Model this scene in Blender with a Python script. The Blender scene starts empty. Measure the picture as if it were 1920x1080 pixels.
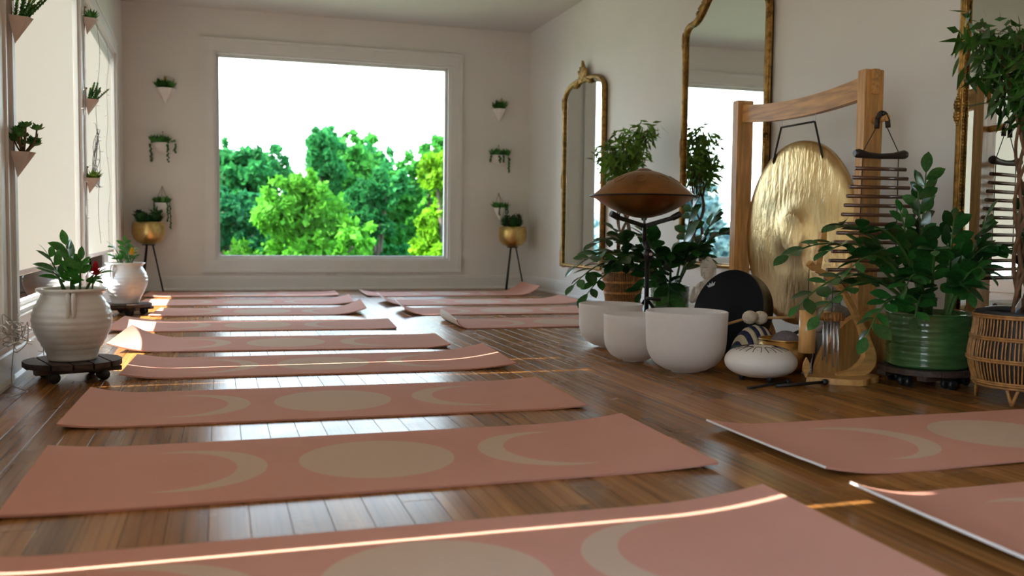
import bpy, math, random
import numpy as np
from mathutils import Vector, Matrix, Quaternion
random.seed(7)
rng = np.random.default_rng(7)
S = bpy.context.scene
COL = S.collection
PI = math.pi

# ------------------------------------------------------------------ camera
cam_d = bpy.data.cameras.new('camera')
cam = bpy.data.objects.new('camera', cam_d); COL.objects.link(cam)
cam_d.lens = 32.76; cam_d.sensor_width = 36.0; cam_d.clip_start = 0.05; cam_d.clip_end = 600
cam.matrix_world = Matrix(((0.954135, 0.006852, -0.299299, 0.0),
                           (-0.299147, 0.060988, -0.952254, 0.0),
                           (0.011729, 0.998115, 0.060240, 0.615),
                           (0, 0, 0, 1)))
cam_d.dof.use_dof = True
cam_d.dof.focus_distance = 4.1
cam_d.dof.aperture_fstop = 2.8
S.camera = cam

# ------------------------------------------------------------------ sky, sun, exposure
W = bpy.data.worlds.new('sky'); S.world = W; W.use_nodes = True
nt = W.node_tree; nt.nodes.clear()
out = nt.nodes.new('ShaderNodeOutputWorld'); bg = nt.nodes.new('ShaderNodeBackground')
tc = nt.nodes.new('ShaderNodeTexCoord'); sp = nt.nodes.new('ShaderNodeSeparateXYZ')
ramp = nt.nodes.new('ShaderNodeValToRGB')
nt.links.new(tc.outputs['Generated'], sp.inputs[0]); nt.links.new(sp.outputs['Z'], ramp.inputs[0])
nt.links.new(ramp.outputs[0], bg.inputs[0]); nt.links.new(bg.outputs[0], out.inputs[0])
e = ramp.color_ramp.elements
e[0].position = 0.0; e[0].color = (0.90, 0.97, 1.0, 1)
e[1].position = 1.0; e[1].color = (0.34, 0.56, 0.95, 1)
m_ = e.new(0.16); m_.color = (0.80, 0.92, 1.0, 1)
m_ = e.new(0.45); m_.color = (0.50, 0.72, 1.0, 1)
bg.inputs[1].default_value = 2.7

sun_d = bpy.data.lights.new('sun', 'SUN'); sun = bpy.data.objects.new('sun', sun_d); COL.objects.link(sun)
EL = math.radians(39.8)
sun_d.energy = 11.0; sun_d.angle = math.radians(0.53); sun_d.color = (1.0, 0.94, 0.85)
sun.rotation_euler = Vector((math.cos(EL), 0.0, -math.sin(EL))).to_track_quat('-Z', 'Y').to_euler()
sun.location = (-6, 4, 8)

S.view_settings.view_transform = 'Standard'
S.view_settings.look = 'None'
S.view_settings.gamma = 1.0
S.view_settings.use_curve_mapping = False
S.view_settings.exposure = 1.66

# ------------------------------------------------------------------ materials
MATS = {}
def nmat(name):
    m = bpy.data.materials.new(name); m.use_nodes = True
    m.node_tree.nodes.clear(); MATS[name] = m
    return m, m.node_tree.nodes, m.node_tree.links
def mat(name, col, rough=0.5, metal=0.0, var=0.0, vscale=8.0, bump=0.0, bscale=40.0, stretch=(1, 1, 1), spec=0.5,
        coat=0.0, trans=0.0, coord='Object', col2=None, objvar=0.0, detail=4.0):
    m, N, L = nmat(name)
    o = N.new('ShaderNodeOutputMaterial'); p = N.new('ShaderNodeBsdfPrincipled')
    p.inputs['Base Color'].default_value = (*col, 1); p.inputs['Roughness'].default_value = rough
    p.inputs['Metallic'].default_value = metal; p.inputs['Specular IOR Level'].default_value = spec
    p.inputs['Coat Weight'].default_value = coat; p.inputs['Coat Roughness'].default_value = 0.08
    t = N.new('ShaderNodeTexCoord'); mp = N.new('ShaderNodeMapping'); mp.inputs['Scale'].default_value = stretch
    L.new(t.outputs[coord], mp.inputs[0])
    csock = None
    if var > 0 or col2 is not None:
        nz = N.new('ShaderNodeTexNoise'); nz.inputs['Scale'].default_value = vscale; nz.inputs['Detail'].default_value = detail
        L.new(mp.outputs[0], nz.inputs['Vector'])
        mx = N.new('ShaderNodeMix'); mx.data_type = 'RGBA'
        c2 = col2 if col2 is not None else tuple(c * (1 - var) for c in col)
        c1 = col if col2 is not None else tuple(min(1, c * (1 + var * 0.6)) for c in col)
        mx.inputs[6].default_value = (*c1, 1); mx.inputs[7].default_value = (*c2, 1)
        r = N.new('ShaderNodeMapRange'); r.inputs[1].default_value = 0.35; r.inputs[2].default_value = 0.65
        L.new(nz.outputs[0], r.inputs[0]); L.new(r.outputs[0], mx.inputs[0]); csock = mx.outputs[2]
    if objvar > 0:
        oi = N.new('ShaderNodeObjectInfo'); hs = N.new('ShaderNodeHueSaturation')
        r2 = N.new('ShaderNodeMapRange'); r2.inputs[3].default_value = 1 - objvar; r2.inputs[4].default_value = 1 + objvar
        L.new(oi.outputs['Random'], r2.inputs[0]); L.new(r2.outputs[0], hs.inputs['Value'])
        if csock: L.new(csock, hs.inputs['Color'])
        else: hs.inputs['Color'].default_value = (*col, 1)
        csock = hs.outputs[0]
    if csock: L.new(csock, p.inputs['Base Color'])
    if bump > 0:
        nb = N.new('ShaderNodeTexNoise'); nb.inputs['Scale'].default_value = bscale; nb.inputs['Detail'].default_value = 3
        L.new(mp.outputs[0], nb.inputs['Vector'])
        b = N.new('ShaderNodeBump'); b.inputs['Strength'].default_value = bump; b.inputs['Distance'].default_value = 0.01
        L.new(nb.outputs[0], b.inputs['Height']); L.new(b.outputs[0], p.inputs['Normal'])
    if trans > 0:
        tr = N.new('ShaderNodeBsdfTranslucent'); ms = N.new('ShaderNodeMixShader'); ms.inputs[0].default_value = trans
        if csock: L.new(csock, tr.inputs[0])
        else: tr.inputs[0].default_value = (*col, 1)
        L.new(p.outputs[0], ms.inputs[1]); L.new(tr.outputs[0], ms.inputs[2]); L.new(ms.outputs[0], o.inputs[0])
    else:
        L.new(p.outputs[0], o.inputs[0])
    return m

mat('wall_paint', (0.82, 0.79, 0.76), 0.75, var=0.03, vscale=1.5, bump=0.06, bscale=180, spec=0.3)
mat('ceiling_paint', (0.72, 0.69, 0.66), 0.85, var=0.03, vscale=1.2, spec=0.2)
mat('trim_paint', (0.80, 0.785, 0.77), 0.45, var=0.02, vscale=6)
mat('subfloor', (0.05, 0.03, 0.015), 0.8)
mat('concrete', (0.35, 0.34, 0.33), 0.9, var=0.1)
mat('white_ceramic', (0.78, 0.755, 0.735), 0.28, var=0.05, vscale=14, bump=0.12, bscale=30, coat=0.3)
mat('matte_ceramic', (0.93, 0.90, 0.88), 0.6, var=0.04, vscale=20)
mat('beige_ceramic', (0.64, 0.54, 0.48), 0.6, var=0.05, vscale=20)
mat('frosted_crystal', (0.92, 0.885, 0.87), 0.6, var=0.015, vscale=30, trans=0.38)
mat('gold_pot', (0.72, 0.52, 0.20), 0.32, 1.0, var=0.12, vscale=30, bump=0.25, bscale=60)
mat('black_metal', (0.012, 0.013, 0.015), 0.42, 0.4)
mat('black_plastic', (0.012, 0.012, 0.014), 0.45)
mat('black_drum_skin', (0.006, 0.007, 0.010), 0.7, spec=0.12, bump=0.05, bscale=300)
mat('emblem_white', (0.42, 0.42, 0.45), 0.6)
mat('soil', (0.03, 0.018, 0.012), 0.95, var=0.4, vscale=60, bump=0.8, bscale=90)
mat('caddy_wood', (0.055, 0.032, 0.024), 0.55, var=0.5, vscale=9, stretch=(1, 9, 9), bump=0.2, bscale=40)
mat('pine', (0.60, 0.315, 0.105), 0.42, var=0.28, vscale=7, stretch=(9, 9, 0.8), bump=0.06, bscale=20, coat=0.15)
mat('pine_beam', (0.60, 0.315, 0.105), 0.42, var=0.30, vscale=7, stretch=(9, 0.8, 9), bump=0.06, bscale=20, coat=0.15)
mat('honey_wood', (0.64, 0.35, 0.11), 0.38, var=0.2, vscale=8, stretch=(1.2, 8, 8), coat=0.2)
mat('bamboo', (0.66, 0.36, 0.12), 0.35, var=0.16, vscale=10, stretch=(9, 9, 0.7), coat=0.2)
mat('dark_rod', (0.13, 0.055, 0.03), 0.32, var=0.3, vscale=12, stretch=(1, 9, 9), coat=0.3)
mat('black_wood', (0.02, 0.016, 0.014), 0.4)
mat('leather', (0.02, 0.016, 0.013), 0.55, bump=0.2, bscale=80)
mat('cord', (0.015, 0.014, 0.014), 0.7)
mat('rope', (0.42, 0.30, 0.16), 0.9)
mat('steel', (0.74, 0.74, 0.76), 0.45, 1.0)
mat('handpan_bronze', (0.36, 0.165, 0.055), 0.30, 0.95, var=0.25, vscale=6, bump=0.03, bscale=60)
mat('steel_cream', (0.78, 0.73, 0.68), 0.38, var=0.02, vscale=10)
mat('slot_dark', (0.04, 0.03, 0.025), 0.8)
mat('brass', (0.55, 0.35, 0.13), 0.3, 1.0, var=0.2, vscale=15)
mat('mirror_gold', (0.38, 0.215, 0.06), 0.38, 0.85, var=0.45, vscale=30, bump=0.35, bscale=60)
mat('mirror_back', (0.03, 0.022, 0.015), 0.8)
mat('mirror_glass', (0.80, 0.86, 0.84), 0.0, 1.0)
mat('wicker', (0.42, 0.20, 0.06), 0.5, var=0.35, vscale=40)
mat('liner', (0.02, 0.02, 0.022), 0.6)
mat('green_glaze', (0.045, 0.125, 0.04), 0.16, var=0.35, vscale=9, stretch=(1, 1, 4), bump=0.15, bscale=25, coat=0.5)
mat('stone_white', (0.80, 0.73, 0.64), 0.8, var=0.12, vscale=30, bump=0.2, bscale=60)
mat('stone_grey', (0.23, 0.20, 0.17), 0.85, var=0.3, vscale=24, bump=0.4, bscale=50)
mat('felt_cream', (0.70, 0.60, 0.46), 0.95, var=0.12, vscale=50, bump=0.6, bscale=120)
mat('felt_grey', (0.16, 0.14, 0.15), 0.95, var=0.2, vscale=50, bump=0.6, bscale=120)
mat('knit_navy', (0.03, 0.035, 0.09), 0.9, bump=0.5, bscale=160)
mat('knit_cream', (0.66, 0.57, 0.38), 0.9, bump=0.5, bscale=160)
mat('cloth_teal', (0.012, 0.09, 0.07), 0.9, bump=0.4, bscale=70)
mat('wood_light', (0.55, 0.33, 0.14), 0.5, var=0.2, vscale=12)
mat('paper_white', (0.8, 0.8, 0.82), 0.6)
mat('print_blue', (0.02, 0.25, 0.62), 0.6)
mat('outlet_white', (0.72, 0.70, 0.66), 0.4)
mat('wire_clear', (0.42, 0.42, 0.42), 0.3)
mat('bulb_clear', (0.9, 0.9, 0.88), 0.1, coat=0.4)
mat('wire_dark', (0.10, 0.09, 0.085), 0.4)
mat('leaf_zz', (0.022, 0.115, 0.022), 0.30, var=0.35, vscale=6, trans=0.14, objvar=0.45, coat=0.25)
mat('leaf_bright', (0.045, 0.22, 0.025), 0.34, var=0.35, vscale=6, trans=0.25, objvar=0.3, coat=0.15)
mat('leaf_stem', (0.06, 0.14, 0.03), 0.5)
mat('leaf_ficus', (0.14, 0.28, 0.03), 0.4, var=0.6, vscale=9, trans=0.3)
mat('leaf_ficus_dark', (0.03, 0.11, 0.012), 0.4, var=0.5, vscale=9, trans=0.2, objvar=0.4)
mat('leaf_succulent', (0.07, 0.27, 0.05), 0.42, var=0.4, vscale=25, trans=0.15)
mat('leaf_lime', (0.22, 0.42, 0.06), 0.42, var=0.3, vscale=25, trans=0.2)
mat('leaf_amber', (0.42, 0.30, 0.04), 0.45, var=0.3, vscale=40)
mat('leaf_trail', (0.03, 0.13, 0.035), 0.5, var=0.4, vscale=40)
mat('leaf_purple', (0.035, 0.05, 0.025), 0.5, var=0.5, vscale=30)
mat('flower_purple', (0.045, 0.03, 0.075), 0.6, var=0.4, vscale=30)
mat('flower_red', (0.55, 0.012, 0.03), 0.5, trans=0.2)
mat('flower_yellow', (0.75, 0.40, 0.02), 0.5, trans=0.2)
mat('bark', (0.16, 0.085, 0.045), 0.8, var=0.4, vscale=20, bump=0.5, bscale=50)
mat('tree_bark', (0.09, 0.065, 0.045), 0.9, var=0.3, vscale=3)
mat('lawn', (0.15, 0.19, 0.09), 0.95, var=0.35, vscale=1.4)
mat('path_stone', (0.45, 0.43, 0.40), 0.9, var=0.15, vscale=2)
mat('pole_grey', (0.08, 0.07, 0.065), 0.9)
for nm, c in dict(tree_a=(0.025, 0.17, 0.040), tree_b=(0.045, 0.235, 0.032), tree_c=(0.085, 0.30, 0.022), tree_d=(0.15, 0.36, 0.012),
                  tree_e=(0.018, 0.13, 0.042), tree_far=(0.12, 0.20, 0.20)).items():  # the last one has distance haze put into its leaf colour
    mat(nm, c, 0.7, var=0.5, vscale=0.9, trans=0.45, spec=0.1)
mat('hill_far', (0.22, 0.36, 0.42), 1.0, var=0.15, vscale=0.05, spec=0.0)  # ridge colour carries painted distance haze

def wood_floor():
    m, N, L = nmat('floor_wood')
    o = N.new('ShaderNodeOutputMaterial'); p = N.new('ShaderNodeBsdfPrincipled')
    g = N.new('ShaderNodeNewGeometry'); oi = N.new('ShaderNodeObjectInfo')
    off = N.new('ShaderNodeVectorMath'); off.operation = 'SCALE'; off.inputs[0].default_value = (3.1, 17.0, 5.3)
    L.new(oi.outputs['Random'], off.inputs['Scale'])
    ad = N.new('ShaderNodeVectorMath'); ad.operation = 'ADD'; L.new(g.outputs['Position'], ad.inputs[0]); L.new(off.outputs[0], ad.inputs[1])
    mp = N.new('ShaderNodeMapping'); mp.inputs['Scale'].default_value = (26, 1.3, 1); L.new(ad.outputs[0], mp.inputs[0])
    n1 = N.new('ShaderNodeTexNoise'); n1.inputs['Scale'].default_value = 1.0; n1.inputs['Detail'].default_value = 6; n1.inputs['Distortion'].default_value = 0.6
    L.new(mp.outputs[0], n1.inputs['Vector'])
    wv = N.new('ShaderNodeTexWave'); wv.inputs['Scale'].default_value = 0.45; wv.inputs['Distortion'].default_value = 5; wv.inputs['Detail'].default_value = 3
    L.new(mp.outputs[0], wv.inputs['Vector'])
    rp = N.new('ShaderNodeValToRGB'); el = rp.color_ramp.elements
    el[0].position = 0.28; el[0].color = (0.20, 0.076, 0.019, 1); el[1].position = 0.72; el[1].color = (0.42, 0.19, 0.052, 1)
    L.new(n1.outputs[0], rp.inputs[0])
    dk = N.new('ShaderNodeMix'); dk.data_type = 'RGBA'; dk.blend_type = 'MULTIPLY'
    mr = N.new('ShaderNodeMapRange'); mr.inputs[1].default_value = 0.8; mr.inputs[2].default_value = 1.0; mr.inputs[4].default_value = 0.45
    L.new(wv.outputs['Fac'], mr.inputs[0]); L.new(mr.outputs[0], dk.inputs[0]); L.new(rp.outputs[0], dk.inputs[6]); dk.inputs[7].default_value = (0.45, 0.4, 0.36, 1)
    hs = N.new('ShaderNodeHueSaturation'); r2 = N.new('ShaderNodeMapRange'); r2.inputs[3].default_value = 0.72; r2.inputs[4].default_value = 1.25
    L.new(oi.outputs['Random'], r2.inputs[0]); L.new(r2.outputs[0], hs.inputs['Value']); L.new(dk.outputs[2], hs.inputs['Color'])
    L.new(hs.outputs[0], p.inputs['Base Color'])
    n2 = N.new('ShaderNodeTexNoise'); n2.inputs['Scale'].default_value = 3.0; n2.inputs['Detail'].default_value = 4; L.new(g.outputs['Position'], n2.inputs['Vector'])
    rr = N.new('ShaderNodeMapRange'); rr.inputs[3].default_value = 0.17; rr.inputs[4].default_value = 0.34; L.new(n2.outputs[0], rr.inputs[0])
    L.new(rr.outputs[0], p.inputs['Roughness'])
    b = N.new('ShaderNodeBump'); b.inputs['Strength'].default_value = 0.10; b.inputs['Distance'].default_value = 0.003
    L.new(n1.outputs[0], b.inputs['Height']); L.new(b.outputs[0], p.inputs['Normal'])
    p.inputs['Specular IOR Level'].default_value = 0.17
    L.new(p.outputs[0], o.inputs[0])
wood_floor()

def mat_print():
    # peach rubber with flat print: crescent, full circle, crescent (UV in metres from the mat's centre)
    m, N, L = nmat('mat_top')
    o = N.new('ShaderNodeOutputMaterial'); p = N.new('ShaderNodeBsdfPrincipled')
    uv = N.new('ShaderNodeUVMap'); uv.uv_map = 'flat'
    def disc(cx, r):
        v = N.new('ShaderNodeVectorMath'); v.operation = 'DISTANCE'; L.new(uv.outputs[0], v.inputs[0]); v.inputs[1].default_value = (cx, 0, 0)
        k = N.new('ShaderNodeMath'); k.operation = 'LESS_THAN'; k.inputs[1].default_value = r; L.new(v.outputs['Value'], k.inputs[0]); return k.outputs[0]
    def op(kind, a, b):
        k = N.new('ShaderNodeMath'); k.operation = kind; k.use_clamp = True; L.new(a, k.inputs[0]); L.new(b, k.inputs[1]); return k.outputs[0]
    c0 = disc(0, 0.205)
    cl = op('SUBTRACT', disc(-0.49, 0.205), disc(-0.49 - 0.062, 0.192))
    cr = op('SUBTRACT', disc(0.49, 0.205), disc(0.49 + 0.062, 0.192))
    f = op('ADD', op('ADD', c0, cl), cr)
    nz = N.new('ShaderNodeTexNoise'); nz.inputs['Scale'].default_value = 5; nz.inputs['Detail'].default_value = 5; L.new(uv.outputs[0], nz.inputs['Vector'])
    base = N.new('ShaderNodeMix'); base.data_type = 'RGBA'; L.new(nz.outputs[0], base.inputs[0])
    base.inputs[6].default_value = (0.66, 0.335, 0.255, 1); base.inputs[7].default_value = (0.60, 0.30, 0.225, 1)
    mx = N.new('ShaderNodeMix'); mx.data_type = 'RGBA'; L.new(f, mx.inputs[0]); L.new(base.outputs[2], mx.inputs[6]); mx.inputs[7].default_value = (0.62, 0.45, 0.335, 1)
    L.new(mx.outputs[2], p.inputs['Base Color']); p.inputs['Roughness'].default_value = 0.85; p.inputs['Specular IOR Level'].default_value = 0.12
    vo = N.new('ShaderNodeTexVoronoi'); vo.inputs['Scale'].default_value = 260; vo.inputs['Randomness'].default_value = 0.15; L.new(uv.outputs[0], vo.inputs['Vector'])
    b = N.new('ShaderNodeBump'); b.inputs['Strength'].default_value = 0.35; b.inputs['Distance'].default_value = 0.0012
    L.new(vo.outputs['Distance'], b.inputs['Height']); L.new(b.outputs[0], p.inputs['Normal'])
    L.new(p.outputs[0], o.inputs[0])
mat_print()
mat('mat_under', (0.74, 0.66, 0.60), 0.7, bump=0.2, bscale=300)

def glass():
    m, N, L = nmat('window_glass')
    o = N.new('ShaderNodeOutputMaterial'); t = N.new('ShaderNodeBsdfTransparent'); g = N.new('ShaderNodeBsdfGlossy')
    g.inputs['Roughness'].default_value = 0.0; t.inputs[0].default_value = (0.97, 0.985, 0.98, 1)
    fr = N.new('ShaderNodeFresnel'); fr.inputs[0].default_value = 1.25
    ms = N.new('ShaderNodeMixShader'); L.new(fr.outputs[0], ms.inputs[0]); L.new(t.outputs[0], ms.inputs[1]); L.new(g.outputs[0], ms.inputs[2])
    L.new(ms.outputs[0], o.inputs[0])
glass()
def blind_fabric():
    m, N, L = nmat('blind_fabric')
    o = N.new('ShaderNodeOutputMaterial'); d = N.new('ShaderNodeBsdfDiffuse'); t = N.new('ShaderNodeBsdfTranslucent')
    tc = N.new('ShaderNodeTexCoord'); mp = N.new('ShaderNodeMapping'); mp.inputs['Scale'].default_value = (1, 14, 0.4); L.new(tc.outputs['Object'], mp.inputs[0])
    nz = N.new('ShaderNodeTexNoise'); nz.inputs['Scale'].default_value = 5; nz.inputs['Detail'].default_value = 5; L.new(mp.outputs[0], nz.inputs['Vector'])
    mx = N.new('ShaderNodeMix'); mx.data_type = 'RGBA'; L.new(nz.outputs[0], mx.inputs[0])
    mx.inputs[6].default_value = (0.62, 0.58, 0.51, 1); mx.inputs[7].default_value = (0.56, 0.52, 0.46, 1)
    d.inputs[0].default_value = (0.60, 0.57, 0.52, 1); L.new(mx.outputs[2], t.inputs[0])
    ms = N.new('ShaderNodeMixShader'); ms.inputs[0].default_value = 0.08; L.new(d.outputs[0], ms.inputs[1]); L.new(t.outputs[0], ms.inputs[2])
    L.new(ms.outputs[0], o.inputs[0])
blind_fabric()
def gong_bronze():
    m, N, L = nmat('gong_bronze')
    o = N.new('ShaderNodeOutputMaterial'); p = N.new('ShaderNodeBsdfPrincipled')
    t = N.new('ShaderNodeTexCoord'); mp = N.new('ShaderNodeMapping'); mp.inputs['Scale'].default_value = (1, 26, 11); L.new(t.outputs['Object'], mp.inputs[0])
    n1 = N.new('ShaderNodeTexNoise'); n1.inputs['Scale'].default_value = 1.0; n1.inputs['Detail'].default_value = 4; L.new(mp.outputs[0], n1.inputs['Vector'])
    n2 = N.new('ShaderNodeTexNoise'); n2.inputs['Scale'].default_value = 3.2; n2.inputs['Detail'].default_value = 3; L.new(t.outputs['Object'], n2.inputs['Vector'])
    rp = N.new('ShaderNodeValToRGB'); el = rp.color_ramp.elements
    el[0].position = 0.3; el[0].color = (0.50, 0.33, 0.13, 1); el[1].position = 0.7; el[1].color = (0.80, 0.62, 0.34, 1)
    L.new(n2.outputs[0], rp.inputs[0]); L.new(rp.outputs[0], p.inputs['Base Color'])
    p.inputs['Metallic'].default_value = 1.0; p.inputs['Roughness'].default_value = 0.34
    b = N.new('ShaderNodeBump'); b.inputs['Strength'].default_value = 0.55; b.inputs['Distance'].default_value = 0.012
    L.new(n1.outputs[0], b.inputs['Height']); L.new(b.outputs[0], p.inputs['Normal']); L.new(p.outputs[0], o.inputs[0])
gong_bronze()

# ------------------------------------------------------------------ mesh helpers
class G:
    """Collects shapes that end up as ONE mesh object."""
    def __init__(s): s.v = []; s.f = []; s.sm = []; s.mi = []
    def add(s, vs, fs, smooth=False, mi=0):
        b = len(s.v); s.v.extend([tuple(map(float, q)) for q in vs])
        for f in fs: s.f.append(tuple(b + i for i in f)); s.sm.append(smooth); s.mi.append(mi)
        return s
    def box(s, lo, hi, M=None, ch=0.0):
        (x0, y0, z0), (x1, y1, z1) = lo, hi
        if ch > 0:
            vs = []; fs = []
            c = [(x0 + ch, x1 - ch, y0 + ch, y1 - ch, z) for z in (z0, z1)]
            ring = lambda a, b, z: [(x0 + a, y0 + b, z), (x1 - a, y0 + b, z), (x1 - b, y0 + a, z), (x1 - b, y1 - a, z), (x1 - a, y1 - b, z), (x0 + a, y1 - b, z), (x0 + b, y1 - a, z), (x0 + b, y0 + a, z)]
            vs = [(x0 + ch, y0 + ch, z0), (x1 - ch, y0 + ch, z0), (x1 - ch, y1 - ch, z0), (x0 + ch, y1 - ch, z0),
                  (x0, y0, z0 + ch), (x1, y0, z0 + ch), (x1, y1, z0 + ch), (x0, y1, z0 + ch),
                  (x0, y0, z1 - ch), (x1, y0, z1 - ch), (x1, y1, z1 - ch), (x0, y1, z1 - ch),
                  (x0 + ch, y0 + ch, z1), (x1 - ch, y0 + ch, z1), (x1 - ch, y1 - ch, z1), (x0 + ch, y1 - ch, z1)]
            fs = [(3, 2, 1, 0), (12, 13, 14, 15)]
            for k in range(3):
                for i in range(4):
                    j = (i + 1) % 4; fs.append((4 * k + i, 4 * k + j, 4 * k + 4 + j, 4 * k + 4 + i))
        else:
            vs = [(x0, y0, z0), (x1, y0, z0), (x1, y1, z0), (x0, y1, z0), (x0, y0, z1), (x1, y0, z1), (x1, y1, z1), (x0, y1, z1)]
            fs = [(3, 2, 1, 0), (4, 5, 6, 7), (0, 1, 5, 4), (1, 2, 6, 5), (2, 3, 7, 6), (3, 0, 4, 7)]
        if M is not None: vs = [tuple(M @ Vector(q)) for q in vs]
        return s.add(vs, fs)
    def tube(s, pts, r, n=8, cap=True, closed=False, sx=1.0, mi=0, smooth=True):
        P = [Vector(p) for p in pts]; m = len(P)
        R = list(r) if hasattr(r, '__len__') else [r] * m
        vs = []; fs = []; prev = None
        for i in range(m):
            if closed: t = P[(i + 1) % m] - P[i - 1]
            else: t = P[min(i + 1, m - 1)] - P[max(i - 1, 0)]
            if t.length < 1e-9: t = Vector((0, 0, 1))
            t.normalize()
            if prev is None:
                a = Vector((0, 0, 1)) if abs(t.z) < 0.9 else Vector((1, 0, 0)); u = t.cross(a).normalized()
            else:
                u = prev - t * prev.dot(t)
                u = u.normalized() if u.length > 1e-6 else t.orthogonal().normalized()
            prev = u; w = t.cross(u)
            for k in range(n):
                a = 2 * PI * k / n; vs.append(P[i] + (u * math.cos(a) * sx + w * math.sin(a)) * R[i])
        for i in range(m if closed else m - 1):
            j = (i + 1) % m
            for k in range(n):
                q = (k + 1) % n; fs.append((i * n + k, i * n + q, j * n + q, j * n + k))
        s.add(vs, fs, smooth, mi)
        if cap and not closed:
            b = len(s.v) - len(vs); s.f.append(tuple(b + k for k in range(n - 1, -1, -1))); s.sm.append(False); s.mi.append(mi)
            s.f.append(tuple(b + (m - 1) * n + k for k in range(n))); s.sm.append(False); s.mi.append(mi)
        return s
    def lathe(s, prof, n=32, c=(0, 0, 0), M=None, mi=0, a0=0.0, a1=2 * PI, smooth=True, ex=1.0, ey=1.0):
        full = abs(a1 - a0 - 2 * PI) < 1e-6; cols = n if full else n + 1
        vs = []; fs = []
        for (r, z) in prof:
            for k in range(cols):
                a = a0 + (a1 - a0) * k / n
                q = Vector((c[0] + r * math.cos(a) * ex, c[1] + r * math.sin(a) * ey, c[2] + z)); vs.append(M @ q if M is not None else q)
        for i in range(len(prof) - 1):
            for k in range(n):
                q = (k + 1) % cols; fs.append((i * cols + k, i * cols + q, (i + 1) * cols + q, (i + 1) * cols + k))
        return s.add(vs, fs, smooth, mi)
    def ball(s, c, r, n=10, M=None, mi=0):
        rx, ry, rz = r if hasattr(r, '__len__') else (r, r, r)
        m = max(4, n // 2 + 1); vs = []; fs = []
        for i in range(m + 1):
            ph = PI * i / m
            for k in range(n):
                a = 2 * PI * k / n
                q = Vector((rx * math.sin(ph) * math.cos(a), ry * math.sin(ph) * math.sin(a), -rz * math.cos(ph)))
                if M is not None: q = M @ q
                vs.append(q + Vector(c))
        for i in range(m):
            for k in range(n):
                q = (k + 1) % n; fs.append((i * n + k, i * n + q, (i + 1) * n + q, (i + 1) * n + k))
        return s.add(vs, fs, True, mi)
    def prism(s, poly, lo, hi, ax='x', M=None, mi=0):
        """poly: 2-D outline; extruded from lo to hi along ax ('x': poly is (y,z); 'y': (x,z); 'z': (x,y))."""
        def mk(p, h): return {'x': (h, p[0], p[1]), 'y': (p[0], h, p[1]), 'z': (p[0], p[1], h)}[ax]
        n = len(poly); vs = [mk(p, lo) for p in poly] + [mk(p, hi) for p in poly]
        if M is not None: vs = [tuple(M @ Vector(q)) for q in vs]
        fs = [tuple(range(n - 1, -1, -1)), tuple(range(n, 2 * n))] + [(i, (i + 1) % n, n + (i + 1) % n, n + i) for i in range(n)]
        return s.add(vs, fs, False, mi)
    def mesh(s, name, mats):
        me = bpy.data.meshes.new(name); me.from_pydata(s.v, [], s.f)
        me.polygons.foreach_set('use_smooth', s.sm); me.polygons.foreach_set('material_index', s.mi)
        for m in (mats if isinstance(mats, (list, tuple)) else [mats]): me.materials.append(MATS[m])
        me.update(); return me
def link(name, me, parent=None):
    o = bpy.data.objects.new(name, me); COL.objects.link(o)
    if parent is not None: o.parent = parent
    return o
def obj(name, g, mats, parent=None, fix=True):
    me = g.mesh(name, mats)
    if fix:
        import bmesh
        bm = bmesh.new(); bm.from_mesh(me); bmesh.ops.recalc_face_normals(bm, faces=bm.faces); bm.to_mesh(me); bm.free()
    return link(name, me, parent)
def empty(name, loc=(0, 0, 0), rz=0.0):
    o = bpy.data.objects.new(name, None); COL.objects.link(o); o.location = loc; o.rotation_euler = (0, 0, rz); o.empty_display_size = 0.1
    return o
def tag(o, label, cat, group=None):
    o['label'] = label; o['category'] = cat
    if group: o['group'] = group
    return o
def struct(o, label=None, cat=None):
    o['kind'] = 'structure'
    if label: o['label'] = label
    if cat: o['category'] = cat
    return o
def stuff(o): o['kind'] = 'stuff'; return o
def lerp(a, b, t): return a + (b - a) * t
def bez(p0, p1, p2, n):
    p0, p1, p2 = Vector(p0), Vector(p1), Vector(p2)
    return [(1 - t) ** 2 * p0 + 2 * t * (1 - t) * p1 + t * t * p2 for t in [i / (n - 1) for i in range(n)]]
def spline(pts, n=8):
    P = [Vector(p) for p in pts]; P = [P[0] * 2 - P[1]] + P + [P[-1] * 2 - P[-2]]; o = []
    for i in range(1, len(P) - 2):
        for k in range(n):
            t = k / n; a, b, c, d = P[i - 1:i + 3]
            o.append(0.5 * ((2 * b) + (c - a) * t + (2 * a - 5 * b + 4 * c - d) * t * t + (3 * b - a - 3 * c + d) * t ** 3))
    return o + [P[-2]]

# ================================================================== SETTING
XR = 3.22; YB = 9.69; ZC = 2.755; YF = -2.6
LWX, LWY, LWA = -0.80, 4.3, 0.0137          # the left wall turns a touch from the room's axis
def lw_place(o): o.location = (LWX, LWY, 0); o.rotation_euler = (0, 0, LWA); return o
def lwp(n, y, z): return Matrix.Translation((LWX, LWY, 0)) @ Matrix.Rotation(LWA, 4, 'Z') @ Vector((n, y - LWY, z))

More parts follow.
